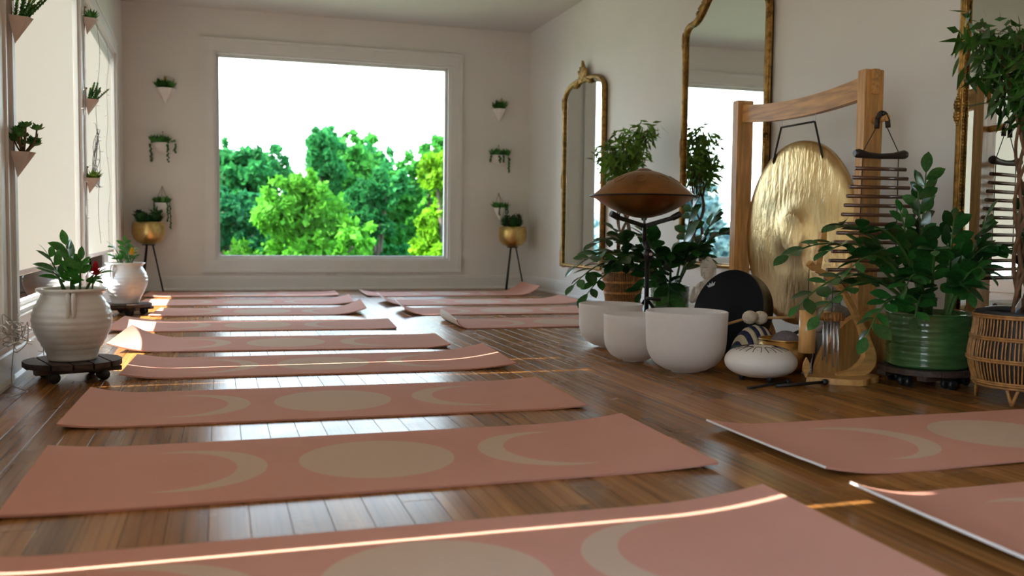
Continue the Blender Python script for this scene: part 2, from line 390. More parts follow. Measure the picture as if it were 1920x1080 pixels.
# floor: real planks
g = G(); g.box((-1.05, YF, -0.08), (XR + 0.02, YB + 0.02, -0.021))
floor = struct(obj('floor', g, 'subfloor'), 'warm brown polished oak plank floor', 'floor')
PW = 0.083
g = G(); g.box((-PW / 2 + 0.0006, -0.5, -0.021), (PW / 2 - 0.0006, 0.5, 0.0), ch=0.0004); plank_me = g.mesh('plank', 'floor_wood')
gs = G(); r_ = random.Random(3); x = -0.98; npl = 0
while x < XR - 0.04:
    y = YF - r_.random() * 1.5
    while y < YB:
        ln = r_.uniform(1.5, 3.1); y2 = min(y + ln, YB)
        if y2 - y > 0.05:
            if y2 < 0.95 or x > 3.2:
                gs.box((x - PW / 2 + 0.0006, y + 0.0006, -0.021), (x + PW / 2 - 0.0006, y2 - 0.0006, 0.0), ch=0.0012)
            else:
                p = link('plank', plank_me, floor); p.location = (x, (y + y2) / 2, 0); p.scale = (1, y2 - y - 0.0012, 1); npl += 1
        y = y2
    x += PW
stuff(obj('plank_remainder', gs, 'floor_wood', floor))

# ceiling and walls
g = G(); g.box((-1.1, YF, ZC), (XR + 0.15, YB + 0.15, ZC + 0.1)); struct(obj('ceiling', g, 'ceiling_paint'), 'plain white painted ceiling', 'ceiling')
WX0, WX1, WZ0, WZ1 = -0.035, 2.335, 0.305, 2.345          # picture window opening
g = G()
for lo, hi in (((-1.05, 0), (WX0, ZC)), ((WX1, 0), (XR + 0.15, ZC)), ((WX0, 0), (WX1, WZ0)), ((WX0, WZ1), (WX1, ZC))):
    g.box((lo[0], YB, lo[1]), (hi[0], YB + 0.15, hi[1]))
struct(obj('wall_back', g, 'wall_paint'), 'white end wall around the picture window', 'wall')
g = G(); g.box((XR, YF, 0), (XR + 0.15, YB, ZC)); struct(obj('wall_right', g, 'wall_paint'), 'white side wall carrying the gilt mirrors', 'wall')
g = G(); g.box((-1.05, YF - 0.15, 0), (XR + 0.15, YF, ZC)); struct(obj('wall_front', g, 'wall_paint'), 'white wall behind the viewpoint', 'wall')
OPEN = [(-0.45, 1.16), (1.745, 3.905), (4.235, 6.385), (6.62, 8.86)]; OZ0, OZ1 = 0.25, 2.12  # first opening is out of view, sized for the daylight it adds
g = G(); ys = [YF] + [v for ab in OPEN for v in ab] + [YB + 0.1]
for i in range(0, len(ys), 2): g.box((-0.15, ys[i] - LWY, 0), (0, ys[i + 1] - LWY, ZC))
for a, b in OPEN:
    g.box((-0.15, a - LWY, 0), (0, b - LWY, OZ0)); g.box((-0.15, a - LWY, OZ1), (0, b - LWY, ZC))
lw_place(struct(obj('wall_left', g, 'wall_paint'), 'white window wall with tall openings and planters', 'wall'))

def base_profile(g, a, b, axis, pos, sgn):
    """Baseboard: board, moulded cap and shoe; runs a..b along axis at wall plane pos, thickness towards sgn."""
    prof = [(0, 0), (0.026, 0), (0.026, 0.012), (0.016, 0.026), (0.016, 0.118), (0.011, 0.126), (0.011, 0.134), (0.003, 0.142), (0, 0.142)]
    pl = [(pos + sgn * p, z) for p, z in prof]
    g.prism(pl, a, b, axis)
g = G(); base_profile(g, -1.0, XR, 'x', YB, -1); struct(obj('baseboard_back', g, 'trim_paint'))
g = G(); base_profile(g, YF, YB, 'y', XR, -1); struct(obj('baseboard_right', g, 'trim_paint'))
g = G(); base_profile(g, YF - LWY, YB - LWY + 0.05, 'y', 0.0, 1); lw_place(struct(obj('baseboard_left', g, 'trim_paint')))

# picture window in the end wall
w1 = struct(empty('window_1', (0, 0, 0)), 'big picture window with white casing framing the green trees', 'window')
def frame_ring(g, x0, x1, z0, z1, wd, y0, y1, ch=0.002):
    g.box((x0 - wd, y0, z1), (x1 + wd, y1, z1 + wd), ch=ch); g.box((x0 - wd, y0, z0 - wd), (x1 + wd, y1, z0), ch=ch)
    g.box((x0 - wd, y0, z0), (x0, y1, z1), ch=ch); g.box((x1, y0, z0), (x1 + wd, y1, z1), ch=ch)
g = G(); frame_ring(g, WX0 - 0.004, WX1 + 0.004, WZ0 - 0.004, WZ1 + 0.004, 0.128, YB - 0.022, YB); obj('casing', g, 'trim_paint', w1)
g = G(); frame_ring(g, WX0 - 0.1, WX1 + 0.1, WZ0 - 0.1, WZ1 + 0.1, 0.03, YB - 0.032, YB - 0.0221); obj('casing_backband', g, 'trim_paint', w1)
g = G(); frame_ring(g, WX0 + 0.016, WX1 - 0.016, WZ0 + 0.016, WZ1 - 0.016, 0.016, YB, YB + 0.15); obj('jamb', g, 'trim_paint', w1)
g = G(); frame_ring(g, WX0 + 0.042, WX1 - 0.042, WZ0 + 0.042, WZ1 - 0.042, 0.026, YB + 0.06, YB + 0.10); obj('sash', g, 'trim_paint', w1)
g = G(); g.box((WX0 + 0.03, YB + 0.077, WZ0 + 0.03), (WX1 - 0.03, YB + 0.081, WZ1 - 0.03)); obj('pane', g, 'window_glass', w1)

# tall side windows with roller blinds
WLAB = ['side window nearest the viewpoint', 'side window next behind the front post', 'left side window beside the nearer white urn', 'left side window closest to the end wall']
BLAB = ['cream roller blind nearest the viewpoint', 'cream roller blind next behind the front post', 'cream roller blind behind the nearer white urn', 'cream roller blind closest to the end wall corner']
for i, (a, b) in enumerate(OPEN):
    w = lw_place(struct(empty('window_%d' % (i + 2)), WLAB[i], 'window'))
    u0, u1 = a - LWY, b - LWY
    M = Matrix.Rotation(PI / 2, 4, 'Z')                      # local x -> u, local y -> -n
    def ring(g, wd, n0, n1, inset=0.0, ch=0.002):
        s0, s1, t0, t1 = u0 + inset, u1 - inset, OZ0 + inset, OZ1 - inset
        g.box((n0, s0 - wd, t1), (n1, s1 + wd, t1 + wd), ch=ch); g.box((n0, s0 - wd, t0 - wd), (n1, s1 + wd, t0), ch=ch)
        g.box((n0, s0 - wd, t0), (n1, s0, t1), ch=ch); g.box((n0, s1, t0), (n1, s1 + wd, t1), ch=ch)
    g = G(); ring(g, 0.108, 0.0005, 0.019, -0.004); obj('casing', g, 'trim_paint', w)
    g = G(); ring(g, 0.022, 0.0192, 0.028, -0.088); obj('casing_backband', g, 'trim_paint', w)
    g = G(); ring(g, 0.012, -0.15, 0.0, 0.012, ch=0.0); obj('jamb', g, 'trim_paint', w)
    g = G(); ring(g, 0.02, -0.068, -0.034, 0.032); obj('sash', g, 'trim_paint', w)
    g = G(); g.box((-0.053, u0 + 0.025, OZ0 + 0.025), (-0.049, u1 - 0.025, OZ1 - 0.025)); obj('pane', g, 'window_glass', w)
    if i == 0: continue                                      # no blind: this unseen window is left open to add daylight
    bl = lw_place(tag(empty('roller_blind'), BLAB[i], 'blind', 'roller blinds on the side windows'))
    zb = (0.285, 0.285, 0.405, 0.405)[i]
    s0, s1 = u0 + (0.013 if i == 0 else 0.040), u1 - (0.013 if i == 0 else 0.040)
    g = G(); nz = 14
    vs = []; fs = []
    for k in range(nz + 1):
        z = lerp(zb, 2.085, k / nz)
        vs += [(-0.024, s0, z), (-0.024, s1, z)]
    for k in range(nz): fs.append((2 * k, 2 * k + 1, 2 * k + 3, 2 * k + 2))
    g.add(vs, fs); obj('fabric', g, 'blind_fabric', bl, fix=False)
    g = G(); g.tube([(-0.030, s0 - 0.0, 2.083), (-0.030, s1 + 0.0, 2.083)], 0.022, 14); obj('roller', g, 'trim_paint', bl)
    g = G(); g.box((-0.029, s0, zb - 0.006), (-0.019, s1, zb + 0.018), ch=0.003); obj('bottom_bar', g, 'beige_ceramic', bl)

# power outlet low on the end wall
o_ = tag(empty('power_outlet', (1.10, YB - 0.004, 0.155)), 'small white power outlet under the picture window', 'outlet')
o_.location = (1.10, YB, 0.16)
g = G(); g.box((-0.057, -0.006, -0.018), (0.057, 0, 0.018), ch=0.002); obj('cover_plate', g, 'outlet_white', o_)
for sx in (-0.028, 0.028):
    g = G(); g.box((sx - 0.018, -0.008, -0.012), (sx + 0.018, -0.006, 0.012), ch=0.0008); s_ = obj('socket', g, 'outlet_white', o_)
    for q in (-0.006, 0.006):
        g = G(); g.box((sx + q - 0.001, -0.0085, -0.004), (sx + q + 0.001, -0.0079, 0.004)); obj('slot', g, 'slot_dark', s_)

# ================================================================== OUTSIDE
g = G()
n = 24; vs = []; fs = []
ysg = [-20, 0, 10, 13, 16, 20, 25, 30, 60, 140]; zsg = [-0.75, -0.75, -0.8, -1.0, -1.9, -3.4, -4.6, -5.0, -5.5, -6.5]
xsg = [-90, -40, -20, -10, -4, -1.2, 3.5, 10, 30, 90]
for j, y in enumerate(ysg):
    for x in xsg: vs.append((x, y, zsg[j]))
for j in range(len(ysg) - 1):
    for i in range(len(xsg) - 1):
        k = j * len(xsg) + i; fs.append((k, k + 1, k + 1 + len(xsg), k + len(xsg)))
g.add(vs, fs, True); tag(struct(obj('lawn', g, 'lawn')), 'sunlit green lawn sloping away outside the windows', 'lawn')

def tree(loc, blobs, mname, label, nleaf, leaf, seed):
    """blobs: (dx,dy,z,r) crown masses; leaves sit in clumps on their outer shells."""
    r = np.random.default_rng(seed)
    t = tag(empty('garden_tree', loc), label, 'tree', 'trees beyond the picture window')
    bw = np.array([b[3] ** 2 for b in blobs]); bw = bw / bw.sum()
    ncl = max(30, nleaf // 26)
    bi = r.choice(len(blobs), ncl, p=bw); B = np.array(blobs)[bi]
    d = r.normal(size=(ncl, 3)); d /= np.linalg.norm(d, axis=1)[:, None]; d[:, 2] = d[:, 2] * 0.9 + 0.08
    cc = B[:, :3] + d * (B[:, 3:4] * r.uniform(0.45, 1.08, (ncl, 1)))
    cr = B[:, 3] * r.uniform(0.10, 0.22, ncl)
    li = r.integers(0, ncl, nleaf)
    off = r.normal(size=(nleaf, 3)) * 0.55
    c = cc[li] + off * cr[li][:, None]
    a = r.normal(size=(nleaf, 3)); a /= np.linalg.norm(a, axis=1)[:, None]
    b = np.cross(a, r.normal(size=(nleaf, 3))); b /= np.linalg.norm(b, axis=1)[:, None]
    s = leaf * r.uniform(0.5, 1.1, (nleaf, 1))
    V = np.empty((nleaf, 4, 3)); V[:, 0] = c - a * s; V[:, 1] = c + b * s * 0.55; V[:, 2] = c + a * s; V[:, 3] = c - b * s * 0.55
    me = bpy.data.meshes.new('foliage'); me.vertices.add(nleaf * 4); me.vertices.foreach_set('co', V.reshape(-1).astype(np.float32))
    me.loops.add(nleaf * 4); me.loops.foreach_set('vertex_index', np.arange(nleaf * 4, dtype=np.int32))
    me.polygons.add(nleaf); me.polygons.foreach_set('loop_start', np.arange(0, nleaf * 4, 4, dtype=np.int32))
    me.materials.append(MATS[mname]); me.update(calc_edges=True); me.validate()
    stuff(link('foliage', me, t))
    zt = max(q[2] for q in blobs); g = G()
    g.tube(spline([(0, 0, 0), (0.1, 0, zt * 0.35), (-0.05, 0.1, zt * 0.7), (0, 0, zt)], 4), [lerp(0.22, 0.05, i / 12) for i in range(13)], 7)
    tr = obj('trunk', g, 'tree_bark', t)
    for k in range(min(7, len(blobs))):
        q = blobs[k]; g = G(); z0 = lerp(0.35, 0.6, (k % 3) / 2) * zt
        g.tube(bez((0, 0, z0), (q[0] * 0.4, q[1] * 0.4, lerp(z0, q[2], 0.75)), (q[0], q[1], q[2]), 6), [0.09, 0.075, 0.06, 0.05, 0.035, 0.02], 6)
        obj('branch', g, 'tree_bark', t)
    return t
def crown(w, z0, z1, n, seed, d=None):
    r = random.Random(seed); o = []
    for i in range(n):
        f = r.random(); z = lerp(z0, z1, f); ww = w * (1 - 0.75 * max(0, f - 0.35) / 0.65)
        o.append((r.uniform(-1, 1) * ww, r.uniform(-0.8, 0.8) * ww, z, w * r.uniform(0.34, 0.5)))
    o.append((0, 0, z1, w * 0.3)); return o
GZ = -4.6
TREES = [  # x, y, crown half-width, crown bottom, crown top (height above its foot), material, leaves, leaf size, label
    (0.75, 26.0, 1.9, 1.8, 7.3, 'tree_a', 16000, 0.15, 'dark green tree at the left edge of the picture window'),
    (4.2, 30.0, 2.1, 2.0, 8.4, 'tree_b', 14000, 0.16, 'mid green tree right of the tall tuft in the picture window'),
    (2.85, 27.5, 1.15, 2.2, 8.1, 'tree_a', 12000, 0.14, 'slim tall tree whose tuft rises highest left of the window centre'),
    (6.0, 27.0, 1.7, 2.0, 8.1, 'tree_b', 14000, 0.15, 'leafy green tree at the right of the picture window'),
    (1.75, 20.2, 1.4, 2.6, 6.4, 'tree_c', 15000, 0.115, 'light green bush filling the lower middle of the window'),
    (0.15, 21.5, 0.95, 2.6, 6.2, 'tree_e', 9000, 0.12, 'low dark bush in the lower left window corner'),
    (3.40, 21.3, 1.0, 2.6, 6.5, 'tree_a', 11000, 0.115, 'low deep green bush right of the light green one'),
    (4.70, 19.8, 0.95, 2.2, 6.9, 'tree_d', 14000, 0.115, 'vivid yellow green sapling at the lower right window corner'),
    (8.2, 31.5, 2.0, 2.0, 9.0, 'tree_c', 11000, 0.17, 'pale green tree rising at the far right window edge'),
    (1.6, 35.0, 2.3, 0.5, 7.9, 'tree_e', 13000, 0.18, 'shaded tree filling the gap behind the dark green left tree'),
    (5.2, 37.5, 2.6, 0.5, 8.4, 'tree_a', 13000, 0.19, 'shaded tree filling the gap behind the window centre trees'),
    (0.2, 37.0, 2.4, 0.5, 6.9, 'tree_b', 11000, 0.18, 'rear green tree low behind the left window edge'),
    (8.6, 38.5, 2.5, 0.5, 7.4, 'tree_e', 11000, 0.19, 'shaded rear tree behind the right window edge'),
    (-2.6, 27.0, 2.0, 1.5, 4.8, 'tree_b', 9000, 0.16, 'rounded tree just left of the picture window view'),
]
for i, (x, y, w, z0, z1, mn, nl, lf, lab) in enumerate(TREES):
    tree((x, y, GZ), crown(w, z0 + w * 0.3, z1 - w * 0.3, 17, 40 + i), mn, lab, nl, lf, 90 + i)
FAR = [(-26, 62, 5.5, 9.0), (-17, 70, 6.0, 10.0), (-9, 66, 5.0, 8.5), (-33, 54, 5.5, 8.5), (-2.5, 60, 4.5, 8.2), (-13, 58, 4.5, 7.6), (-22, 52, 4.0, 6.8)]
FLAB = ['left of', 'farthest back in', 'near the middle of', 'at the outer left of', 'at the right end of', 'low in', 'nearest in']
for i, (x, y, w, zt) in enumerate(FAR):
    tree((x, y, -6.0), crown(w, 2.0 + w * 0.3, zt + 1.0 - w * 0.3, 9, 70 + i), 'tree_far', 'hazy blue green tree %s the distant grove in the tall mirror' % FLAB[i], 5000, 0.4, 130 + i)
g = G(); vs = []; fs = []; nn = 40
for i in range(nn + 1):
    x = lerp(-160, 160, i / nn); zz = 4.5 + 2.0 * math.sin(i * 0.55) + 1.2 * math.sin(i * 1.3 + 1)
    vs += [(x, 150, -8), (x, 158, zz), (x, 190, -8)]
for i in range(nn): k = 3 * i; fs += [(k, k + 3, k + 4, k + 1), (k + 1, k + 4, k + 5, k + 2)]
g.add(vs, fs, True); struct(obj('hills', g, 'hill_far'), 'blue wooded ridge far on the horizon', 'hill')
up = tag(empty('utility_pole', (-9.0, 42.0, -4.9)), 'distant utility pole seen past the blind edge', 'pole')
g = G(); g.tube([(0, 0, 0), (0, 0, 10.5)], [0.14, 0.1], 8); obj('mast', g, 'pole_grey', up)
g = G(); g.box((-1.1, -0.06, 9.7), (1.1, 0.06, 9.85)); obj('crossarm', g, 'pole_grey', up)

# ================================================================== YOGA MATS
def yoga_mat(label, cx, cy, ang, L=1.70, Wd=0.62, left=(0.0, 0.0, 0.3), right=(0.0, 0.0, 0.3), wav=0.0, seed=0):
    """left/right = (max bend at the near corner, at the far corner, bent length); bends are angles in radians."""
    r = random.Random(seed); T = 0.006; NU, NV = 84, 10; NS = 3
    ph = [r.uniform(0, 6) for _ in range(4)]
    top = []; bot = []; uvs = []
    us = [-L / 2 + L * i / NU for i in range(NU + 1)]
    for j in range(NV + 1):
        v = j / NV; vy = (v - 0.5) * Wd
        aL = lerp(left[0], left[1], v); aR = lerp(right[0], right[1], v)
        row = [None] * (NU + 1)
        mid = NU // 2; row[mid] = (0.0, 0.0, 0.0)
        for side, am, cl in ((1, aR, right[2]), (-1, aL, left[2])):
            x = 0.0; z = 0.0; ds = L / NU
            for k in range(1, NU // 2 + 1):
                s = k * ds; f = max(0.0, (s - (L / 2 - cl)) / cl); th = am * f
                x += math.cos(th) * ds * side; z += math.sin(th) * ds
                row[mid + side * k] = (x, z, th * side)
        for i in range(NU + 1):
            x, z, th = row[i]; u = us[i]
            z += wav * 0.5 * (1 + math.sin(u * 9 + ph[0])) * (1 + math.sin(v * 3 + ph[1])) * 0.5 * (1 if v < 0.15 or v > 0.85 else 0.5)
            nx, nz = -math.sin(th), math.cos(th)
            bot.append((x, vy, z + 0.0008)); top.append((x + nx * T, vy, z + 0.0008 + nz * T)); uvs.append((u, vy))
    n1 = NU + 1; K = len(top); vs = top + bot; fs = []; mi = []
    for j in range(NV):
        for i in range(NU):
            a, b, c, d = j * n1 + i, j * n1 + i + 1, (j + 1) * n1 + i + 1, (j + 1) * n1 + i
            fs.append((a, b, c, d)); mi.append(0); fs.append((K + d, K + c, K + b, K + a)); mi.append(1)
    for i in range(NU):
        a, b = i, i + 1; fs.append((K + a, K + b, b, a)); mi.append(0)
        a, b = NV * n1 + i, NV * n1 + i + 1; fs.append((a, b, K + b, K + a)); mi.append(0)
    for j in range(NV):
        a, d = j * n1, (j + 1) * n1; fs.append((K + d, K + a, a, d)[::-1]); mi.append(1)
        a, d = j * n1 + NU, (j + 1) * n1 + NU; fs.append((K + a, K + d, d, a)); mi.append(1)
    me = bpy.data.meshes.new('yoga_mat'); me.from_pydata(vs, [], fs)
    me.materials.append(MATS['mat_top']); me.materials.append(MATS['mat_under'])
    me.polygons.foreach_set('material_index', mi); me.polygons.foreach_set('use_smooth', [True] * len(fs))
    lay = me.uv_layers.new(name='flat'); dat = np.empty(len(me.loops) * 2, np.float32)
    allu = uvs + uvs
    for q, lp in enumerate(me.loops): dat[2 * q], dat[2 * q + 1] = allu[lp.vertex_index]
    lay.data.foreach_set('uv', dat); me.update()
    try: me.set_sharp_from_angle(angle=0.6)
    except Exception: pass
    o = link('yoga_mat', me); o.location = (cx, cy, 0); o.rotation_euler = (0, 0, ang)
    return tag(o, label, 'yoga mat', 'pink yoga mats laid out in two rows')
MATS_L = [
    (0.36, 1.56, 0.0, dict(right=(0.10, 0.17, 0.30), left=(0.1, 0.2, 0.2)), 'pink yoga mat in front, cut by the bottom of the picture'),
    (0.40, 2.455, 0.0, dict(right=(0.06, 0.14, 0.30), left=(0.04, 0.12, 0.22)), 'second pink mat from the front in the left row, moon print clearest'),
    (0.385, 3.34, -0.03, dict(right=(0.06, 0.1, 0.2), left=(0.15, 0.26, 0.18)), 'third pink mat from the front in the left row, below the urn'),
    (0.45, 4.29, -0.03, dict(L=1.66, right=(0.14, 0.24, 0.30), left=(0.2, 0.2, 0.2)), 'fourth pink mat in the left row, with a bright sun line along it'),
    (0.34, 5.13, -0.085, dict(right=(0.18, 0.06, 0.15), left=(0.32, 0.55, 0.26)), 'fifth pink mat in the left row, left end curled up high'),
    (0.23, 6.10, -0.085, dict(right=(0.05, 0.05, 0.2), left=(0.08, 0.2, 0.35)), 'sixth pink mat in the left row, sun patch on its left end'),
    (0.30, 7.11, -0.08, dict(L=1.50, right=(0.35, 0.5, 0.26), left=(0.05, 0.05, 0.2)), 'seventh pink mat in the left row, peach right end rolled upwards'),
    (0.23, 8.05, -0.07, dict(right=(0.15, 0.3, 0.25), left=(0.05, 0.05, 0.2)), 'eighth pink mat in the left row, second from the end wall'),
    (0.22, 9.02, -0.045, dict(right=(0.1, 0.1, 0.2), left=(0.1, 0.1, 0.2)), 'pink mat in the left row lying right under the picture window'),
]
MATS_R = [
    (2.24, 1.50, 0.015, dict(left=(0.2, 0.34, 0.22), right=(0.1, 0.1, 0.2), wav=0.005), 'pink mat at the lower right picture corner with a white edge'),
    (2.31, 2.28, -0.01, dict(left=(0.2, 0.22, 0.20), right=(0.1, 0.1, 0.2), wav=0.005), 'pink mat on the right in front of the wicker basket'),
    (2.24, 5.95, -0.01, dict(left=(1.1, 1.9, 0.10), right=(0.1, 0.1, 0.2)), 'pink mat right of the aisle with tightly rolled left end'),
    (2.12, 6.89, -0.04, dict(left=(0.5, 0.8, 0.18), right=(0.1, 0.1, 0.2)), 'pink mat second behind the white bowls in the right row'),
    (2.14, 7.79, -0.02, dict(left=(0.4, 0.7, 0.18), right=(0.25, 0.3, 0.2)), 'pink mat third behind the white bowls in the right row'),
    (2.15, 8.86, -0.01, dict(left=(0.1, 0.25, 0.2), right=(0.7, 0.8, 0.24)), 'pink mat at the end wall with its right end curled up'),
]
for k, (cx, cy, a, kw, lab) in enumerate(MATS_L + MATS_R): yoga_mat(lab, cx, cy, a, seed=k, **kw)

# ================================================================== PLANTS: shared leaves and builders
def leaf_mesh(name, mname, wid=0.40, fold=0.10, droop=0.12, nseg=5, tip=0.9):
    """Ovate leaf of length 1 along +Y, lying in XY, folded along its midrib."""
    vs = []; fs = []
    for i in range(nseg + 1):
        t = i / nseg; w = wid * 0.5 * (math.sin(PI * min(1, t ** tip)) ** 0.75 if 0 < t < 1 else 0.02)
        z = -droop * t * t; vs += [(-w, t, z + fold * w / (wid * 0.5)), (0, t, z), (w, t, z + fold * w / (wid * 0.5))]
    for i in range(nseg):
        k = 3 * i; fs += [(k, k + 1, k + 4, k + 3), (k + 1, k + 2, k + 5, k + 4)]
    g = G(); g.add(vs, fs, True); return g.mesh(name, mname)
LEAF_ZZ = leaf_mesh('leaf', 'leaf_zz', 0.56, 0.05, 0.14, 6, 1.15)
LEAF_BR = leaf_mesh('leaf', 'leaf_bright', 0.46, 0.05, 0.14)
LEAF_FI = leaf_mesh('leaf', 'leaf_ficus_dark', 0.16, 0.02, 0.25, 4)
def orient(d, up):
    y = Vector(d).normalized(); z = Vector(up); z = z - y * z.dot(y)
    z = z.normalized() if z.length > 1e-5 else y.orthogonal().normalized()
    x = y.cross(z); return Matrix((x, y, z)).transposed().to_4x4()
def put_leaf(me, parent, pos, d, up, ln, name='leaf'):
    o = link(name, me, parent); M = Matrix.Translation(pos) @ orient(d, up) @ Matrix.Scale(ln, 4); o.matrix_local = M
    return o
def zz_stem(parent, base, tip, arch, nl, ln, me=LEAF_ZZ, r0=0.008, rnd=None, start=0.28, smat='leaf_stem'):
    """An arching stem with leaves in two opposite ranks; each leaf an object of its own."""
    rnd = rnd or random.Random(1)
    base, tip = Vector(base), Vector(tip); mid = base.lerp(tip, 0.5) + Vector((0, 0, arch))
    P = bez(base, mid, tip, 14); g = G(); g.tube(P, [lerp(r0, r0 * 0.28, i / 13) for i in range(14)], 6)
    st = obj('stem', g, smat, parent)
    for k in range(nl):
        t = lerp(start, 0.99, k / max(1, nl - 1)); i = min(12, int(t * 13)); f = t * 13 - i
        p = P[i].lerp(P[i + 1], f); tg = (P[i + 1] - P[i]).normalized()
        side = tg.cross(Vector((0, 0, 1)))
        side = side.normalized() if side.length > 0.1 else Vector((1, 0, 0))
        side = Quaternion(tg, rnd.uniform(-0.5, 0.5)) @ side
        sg = 1 if k % 2 else -1
        if k == nl - 1: d = tg
        else: d = side * sg * rnd.uniform(0.7, 1.0) + tg * rnd.uniform(0.45, 0.8) + Vector((0, 0, rnd.uniform(-0.15, 0.35)))
        up = tg.cross(side) * 1.0; up = up if up.z >= 0 else -up
        up = up + Vector((rnd.uniform(-0.4, 0.4), rnd.uniform(-0.4, 0.4), rnd.uniform(-0.1, 0.3)))
        put_leaf(me, st, p, d, up, ln * rnd.uniform(0.75, 1.15) * (0.7 + 0.3 * math.sin(PI * min(1, t * 0.9))))
    return st
def blade_cluster(g, c, n, ln, w, spread, rnd, up=1.0, mi=0):
    """Rosette of fleshy pointed blades into one foliage mesh."""
    for i in range(n):
        a = rnd.uniform(0, 2 * PI); tl = rnd.uniform(0.15, 1.0) * spread
        d = Vector((math.cos(a) * tl, math.sin(a) * tl, up)).normalized(); l = ln * rnd.uniform(0.6, 1.1)
        s = d.cross(Vector((0, 0, 1))); s = s.normalized() if s.length > 0.05 else Vector((1, 0, 0)); t = d.cross(s)
        c0 = Vector(c) + s * rnd.uniform(-0.3, 0.3) * w
        vs = [c0 - s * w * 0.4, c0 + t * w * 0.25, c0 + s * w * 0.4, c0 + d * l * 0.55 - s * w * 0.5, c0 + d * l * 0.55 + t * w * 0.3, c0 + d * l * 0.55 + s * w * 0.5, c0 + d * l]
        g.add(vs, [(0, 1, 4, 3), (1, 2, 5, 4), (3, 4, 6), (4, 5, 6)], True, mi)
def trail(g, p0, ln, rnd, out=(0.0, 0.0), r=0.011):
    """Bead-leaved trailing strand hanging down from p0."""
    n = int(ln / (r * 1.35)); x, y, z = p0
    for i in range(n):
        t = i / n; k = min(1, t * 4)
        g.ball((x + out[0] * k + rnd.uniform(-0.6, 0.6) * r, y + out[1] * k + rnd.uniform(-0.6, 0.6) * r, z - ln * max(0, t - 0.06) + 0.02 * math.sin(min(1, t * 5) * PI)), (r * rnd.uniform(0.7, 1.15),) * 3, 5)

# ---- wall pots: cone, bowl, hanging. local frame: wall plane is y=0, the pot stands out towards -y
def facet_cone(g, w, dep, h, z0):
    """Inverted half pyramid: flat back on the wall, pointed foot, thin rim."""
    rim = [(-w / 2, 0), (-w * 0.32, -dep * 0.8), (0, -dep), (w * 0.32, -dep * 0.8), (w / 2, 0)]; n = len(rim)
    vs = [(x, y, z0) for x, y in rim] + [(x * 0.86, y * 0.86 - 0.004 * 0, z0) for x, y in rim] + [(0, -0.012, z0 - h)] + [(x * 0.80, y * 0.80, z0 - 0.022) for x, y in rim]
    tipi = 2 * n; fs = []
    for i in range(n - 1):
        fs += [(i, i + 1, n + i + 1, n + i), (i, tipi, i + 1), (n + i, n + i + 1, tipi + 1 + i + 1, tipi + 1 + i)]
    fs += [(n - 1, tipi, 0), tuple(tipi + 1 + i for i in range(n)), (0, n, 2 * n - 1, n - 1), (n, tipi + 1, tipi + n, 2 * n - 1)]
    g.add(vs, fs)
def cone_planter(loc, rz, label, kind, potmat, seed, w=0.17, dep=0.10, h=0.135, group=None):
    rnd = random.Random(seed); t = tag(empty('wall_planter', loc, rz), label, 'planter', group)
    g = G(); facet_cone(g, w, dep, h, 0.0); obj('pot', g, potmat, t)
    g = G(); g.box((-0.003, -0.004, -0.02), (0.003, 0, 0.075)); g.ball((0, -0.006, 0.07), 0.006, 6); obj('hook', g, 'rope', t)
    c = (0, -dep * 0.42, -0.012)
    if kind == 'spike':                      # upright scaly stalks
        for i in range(9):
            a = rnd.uniform(-1.0, 1.0); d = Vector((a * 0.55, -0.35 + rnd.uniform(-0.55, 0.3), 1)).normalized(); l = rnd.uniform(0.085, 0.14)
            g = G(); p = Vector((a * w * 0.25, c[1] + rnd.uniform(-0.02, 0.02), c[2]))
            for k in range(9):
                q = p + d * l * k / 9
                for s in range(5):
                    b = 2 * PI * s / 5 + k * 0.6; o_ = Vector((math.cos(b), math.sin(b), 0.9)).normalized() * 0.018 * (1.15 - 0.06 * k); s_ = o_.cross(d).normalized() * 0.007
                    g.add([q - s_, q + s_, q + o_], [(0, 1, 2)], False, 1 if k > 6 and i % 2 == 0 else 0)
            g.tube([p, p + d * l], 0.004, 5); obj('stalk', g, ['leaf_succulent', 'leaf_amber'], t)
    elif kind == 'jade':
        for i in range(13):
            a = rnd.uniform(0, 2 * PI); tip = Vector((math.cos(a) * 0.055, c[1] - 0.01 + math.sin(a) * 0.04, rnd.uniform(0.03, 0.10)))
            g = G(); g.tube(bez((rnd.uniform(-0.02, 0.02), c[1], c[2]), (tip.x * 1.1, tip.y, 0.03), tip, 5), 0.0035, 5, mi=1); blade_cluster(g, tip, 16, 0.034, 0.022, 1.2, rnd, 0.4)
            obj('sprig', g, ['leaf_succulent', 'bark'], t)
    elif kind == 'rosette':
        g = G(); blade_cluster(g, c, 26, 0.085, 0.022, 1.3, rnd, 0.75); obj('foliage', g, 'leaf_lime' if seed % 2 else 'leaf_succulent', t)
    else:                                    # tuft with a spike
        g = G()
        for q in (-0.05, -0.025, 0, 0.025, 0.05): blade_cluster(g, (q * w / 0.17, c[1], 0), 24, 0.095, 0.022, 1.2, rnd, 0.9); obj('foliage', g, 'leaf_succulent', t)
        g = G(); blade_cluster(g, (0.01 * (seed % 3), c[1], 0.01), 9, 0.115, 0.012, 0.35, rnd, 1.0); obj('tip_shoots', g, 'leaf_amber', t)
    return t
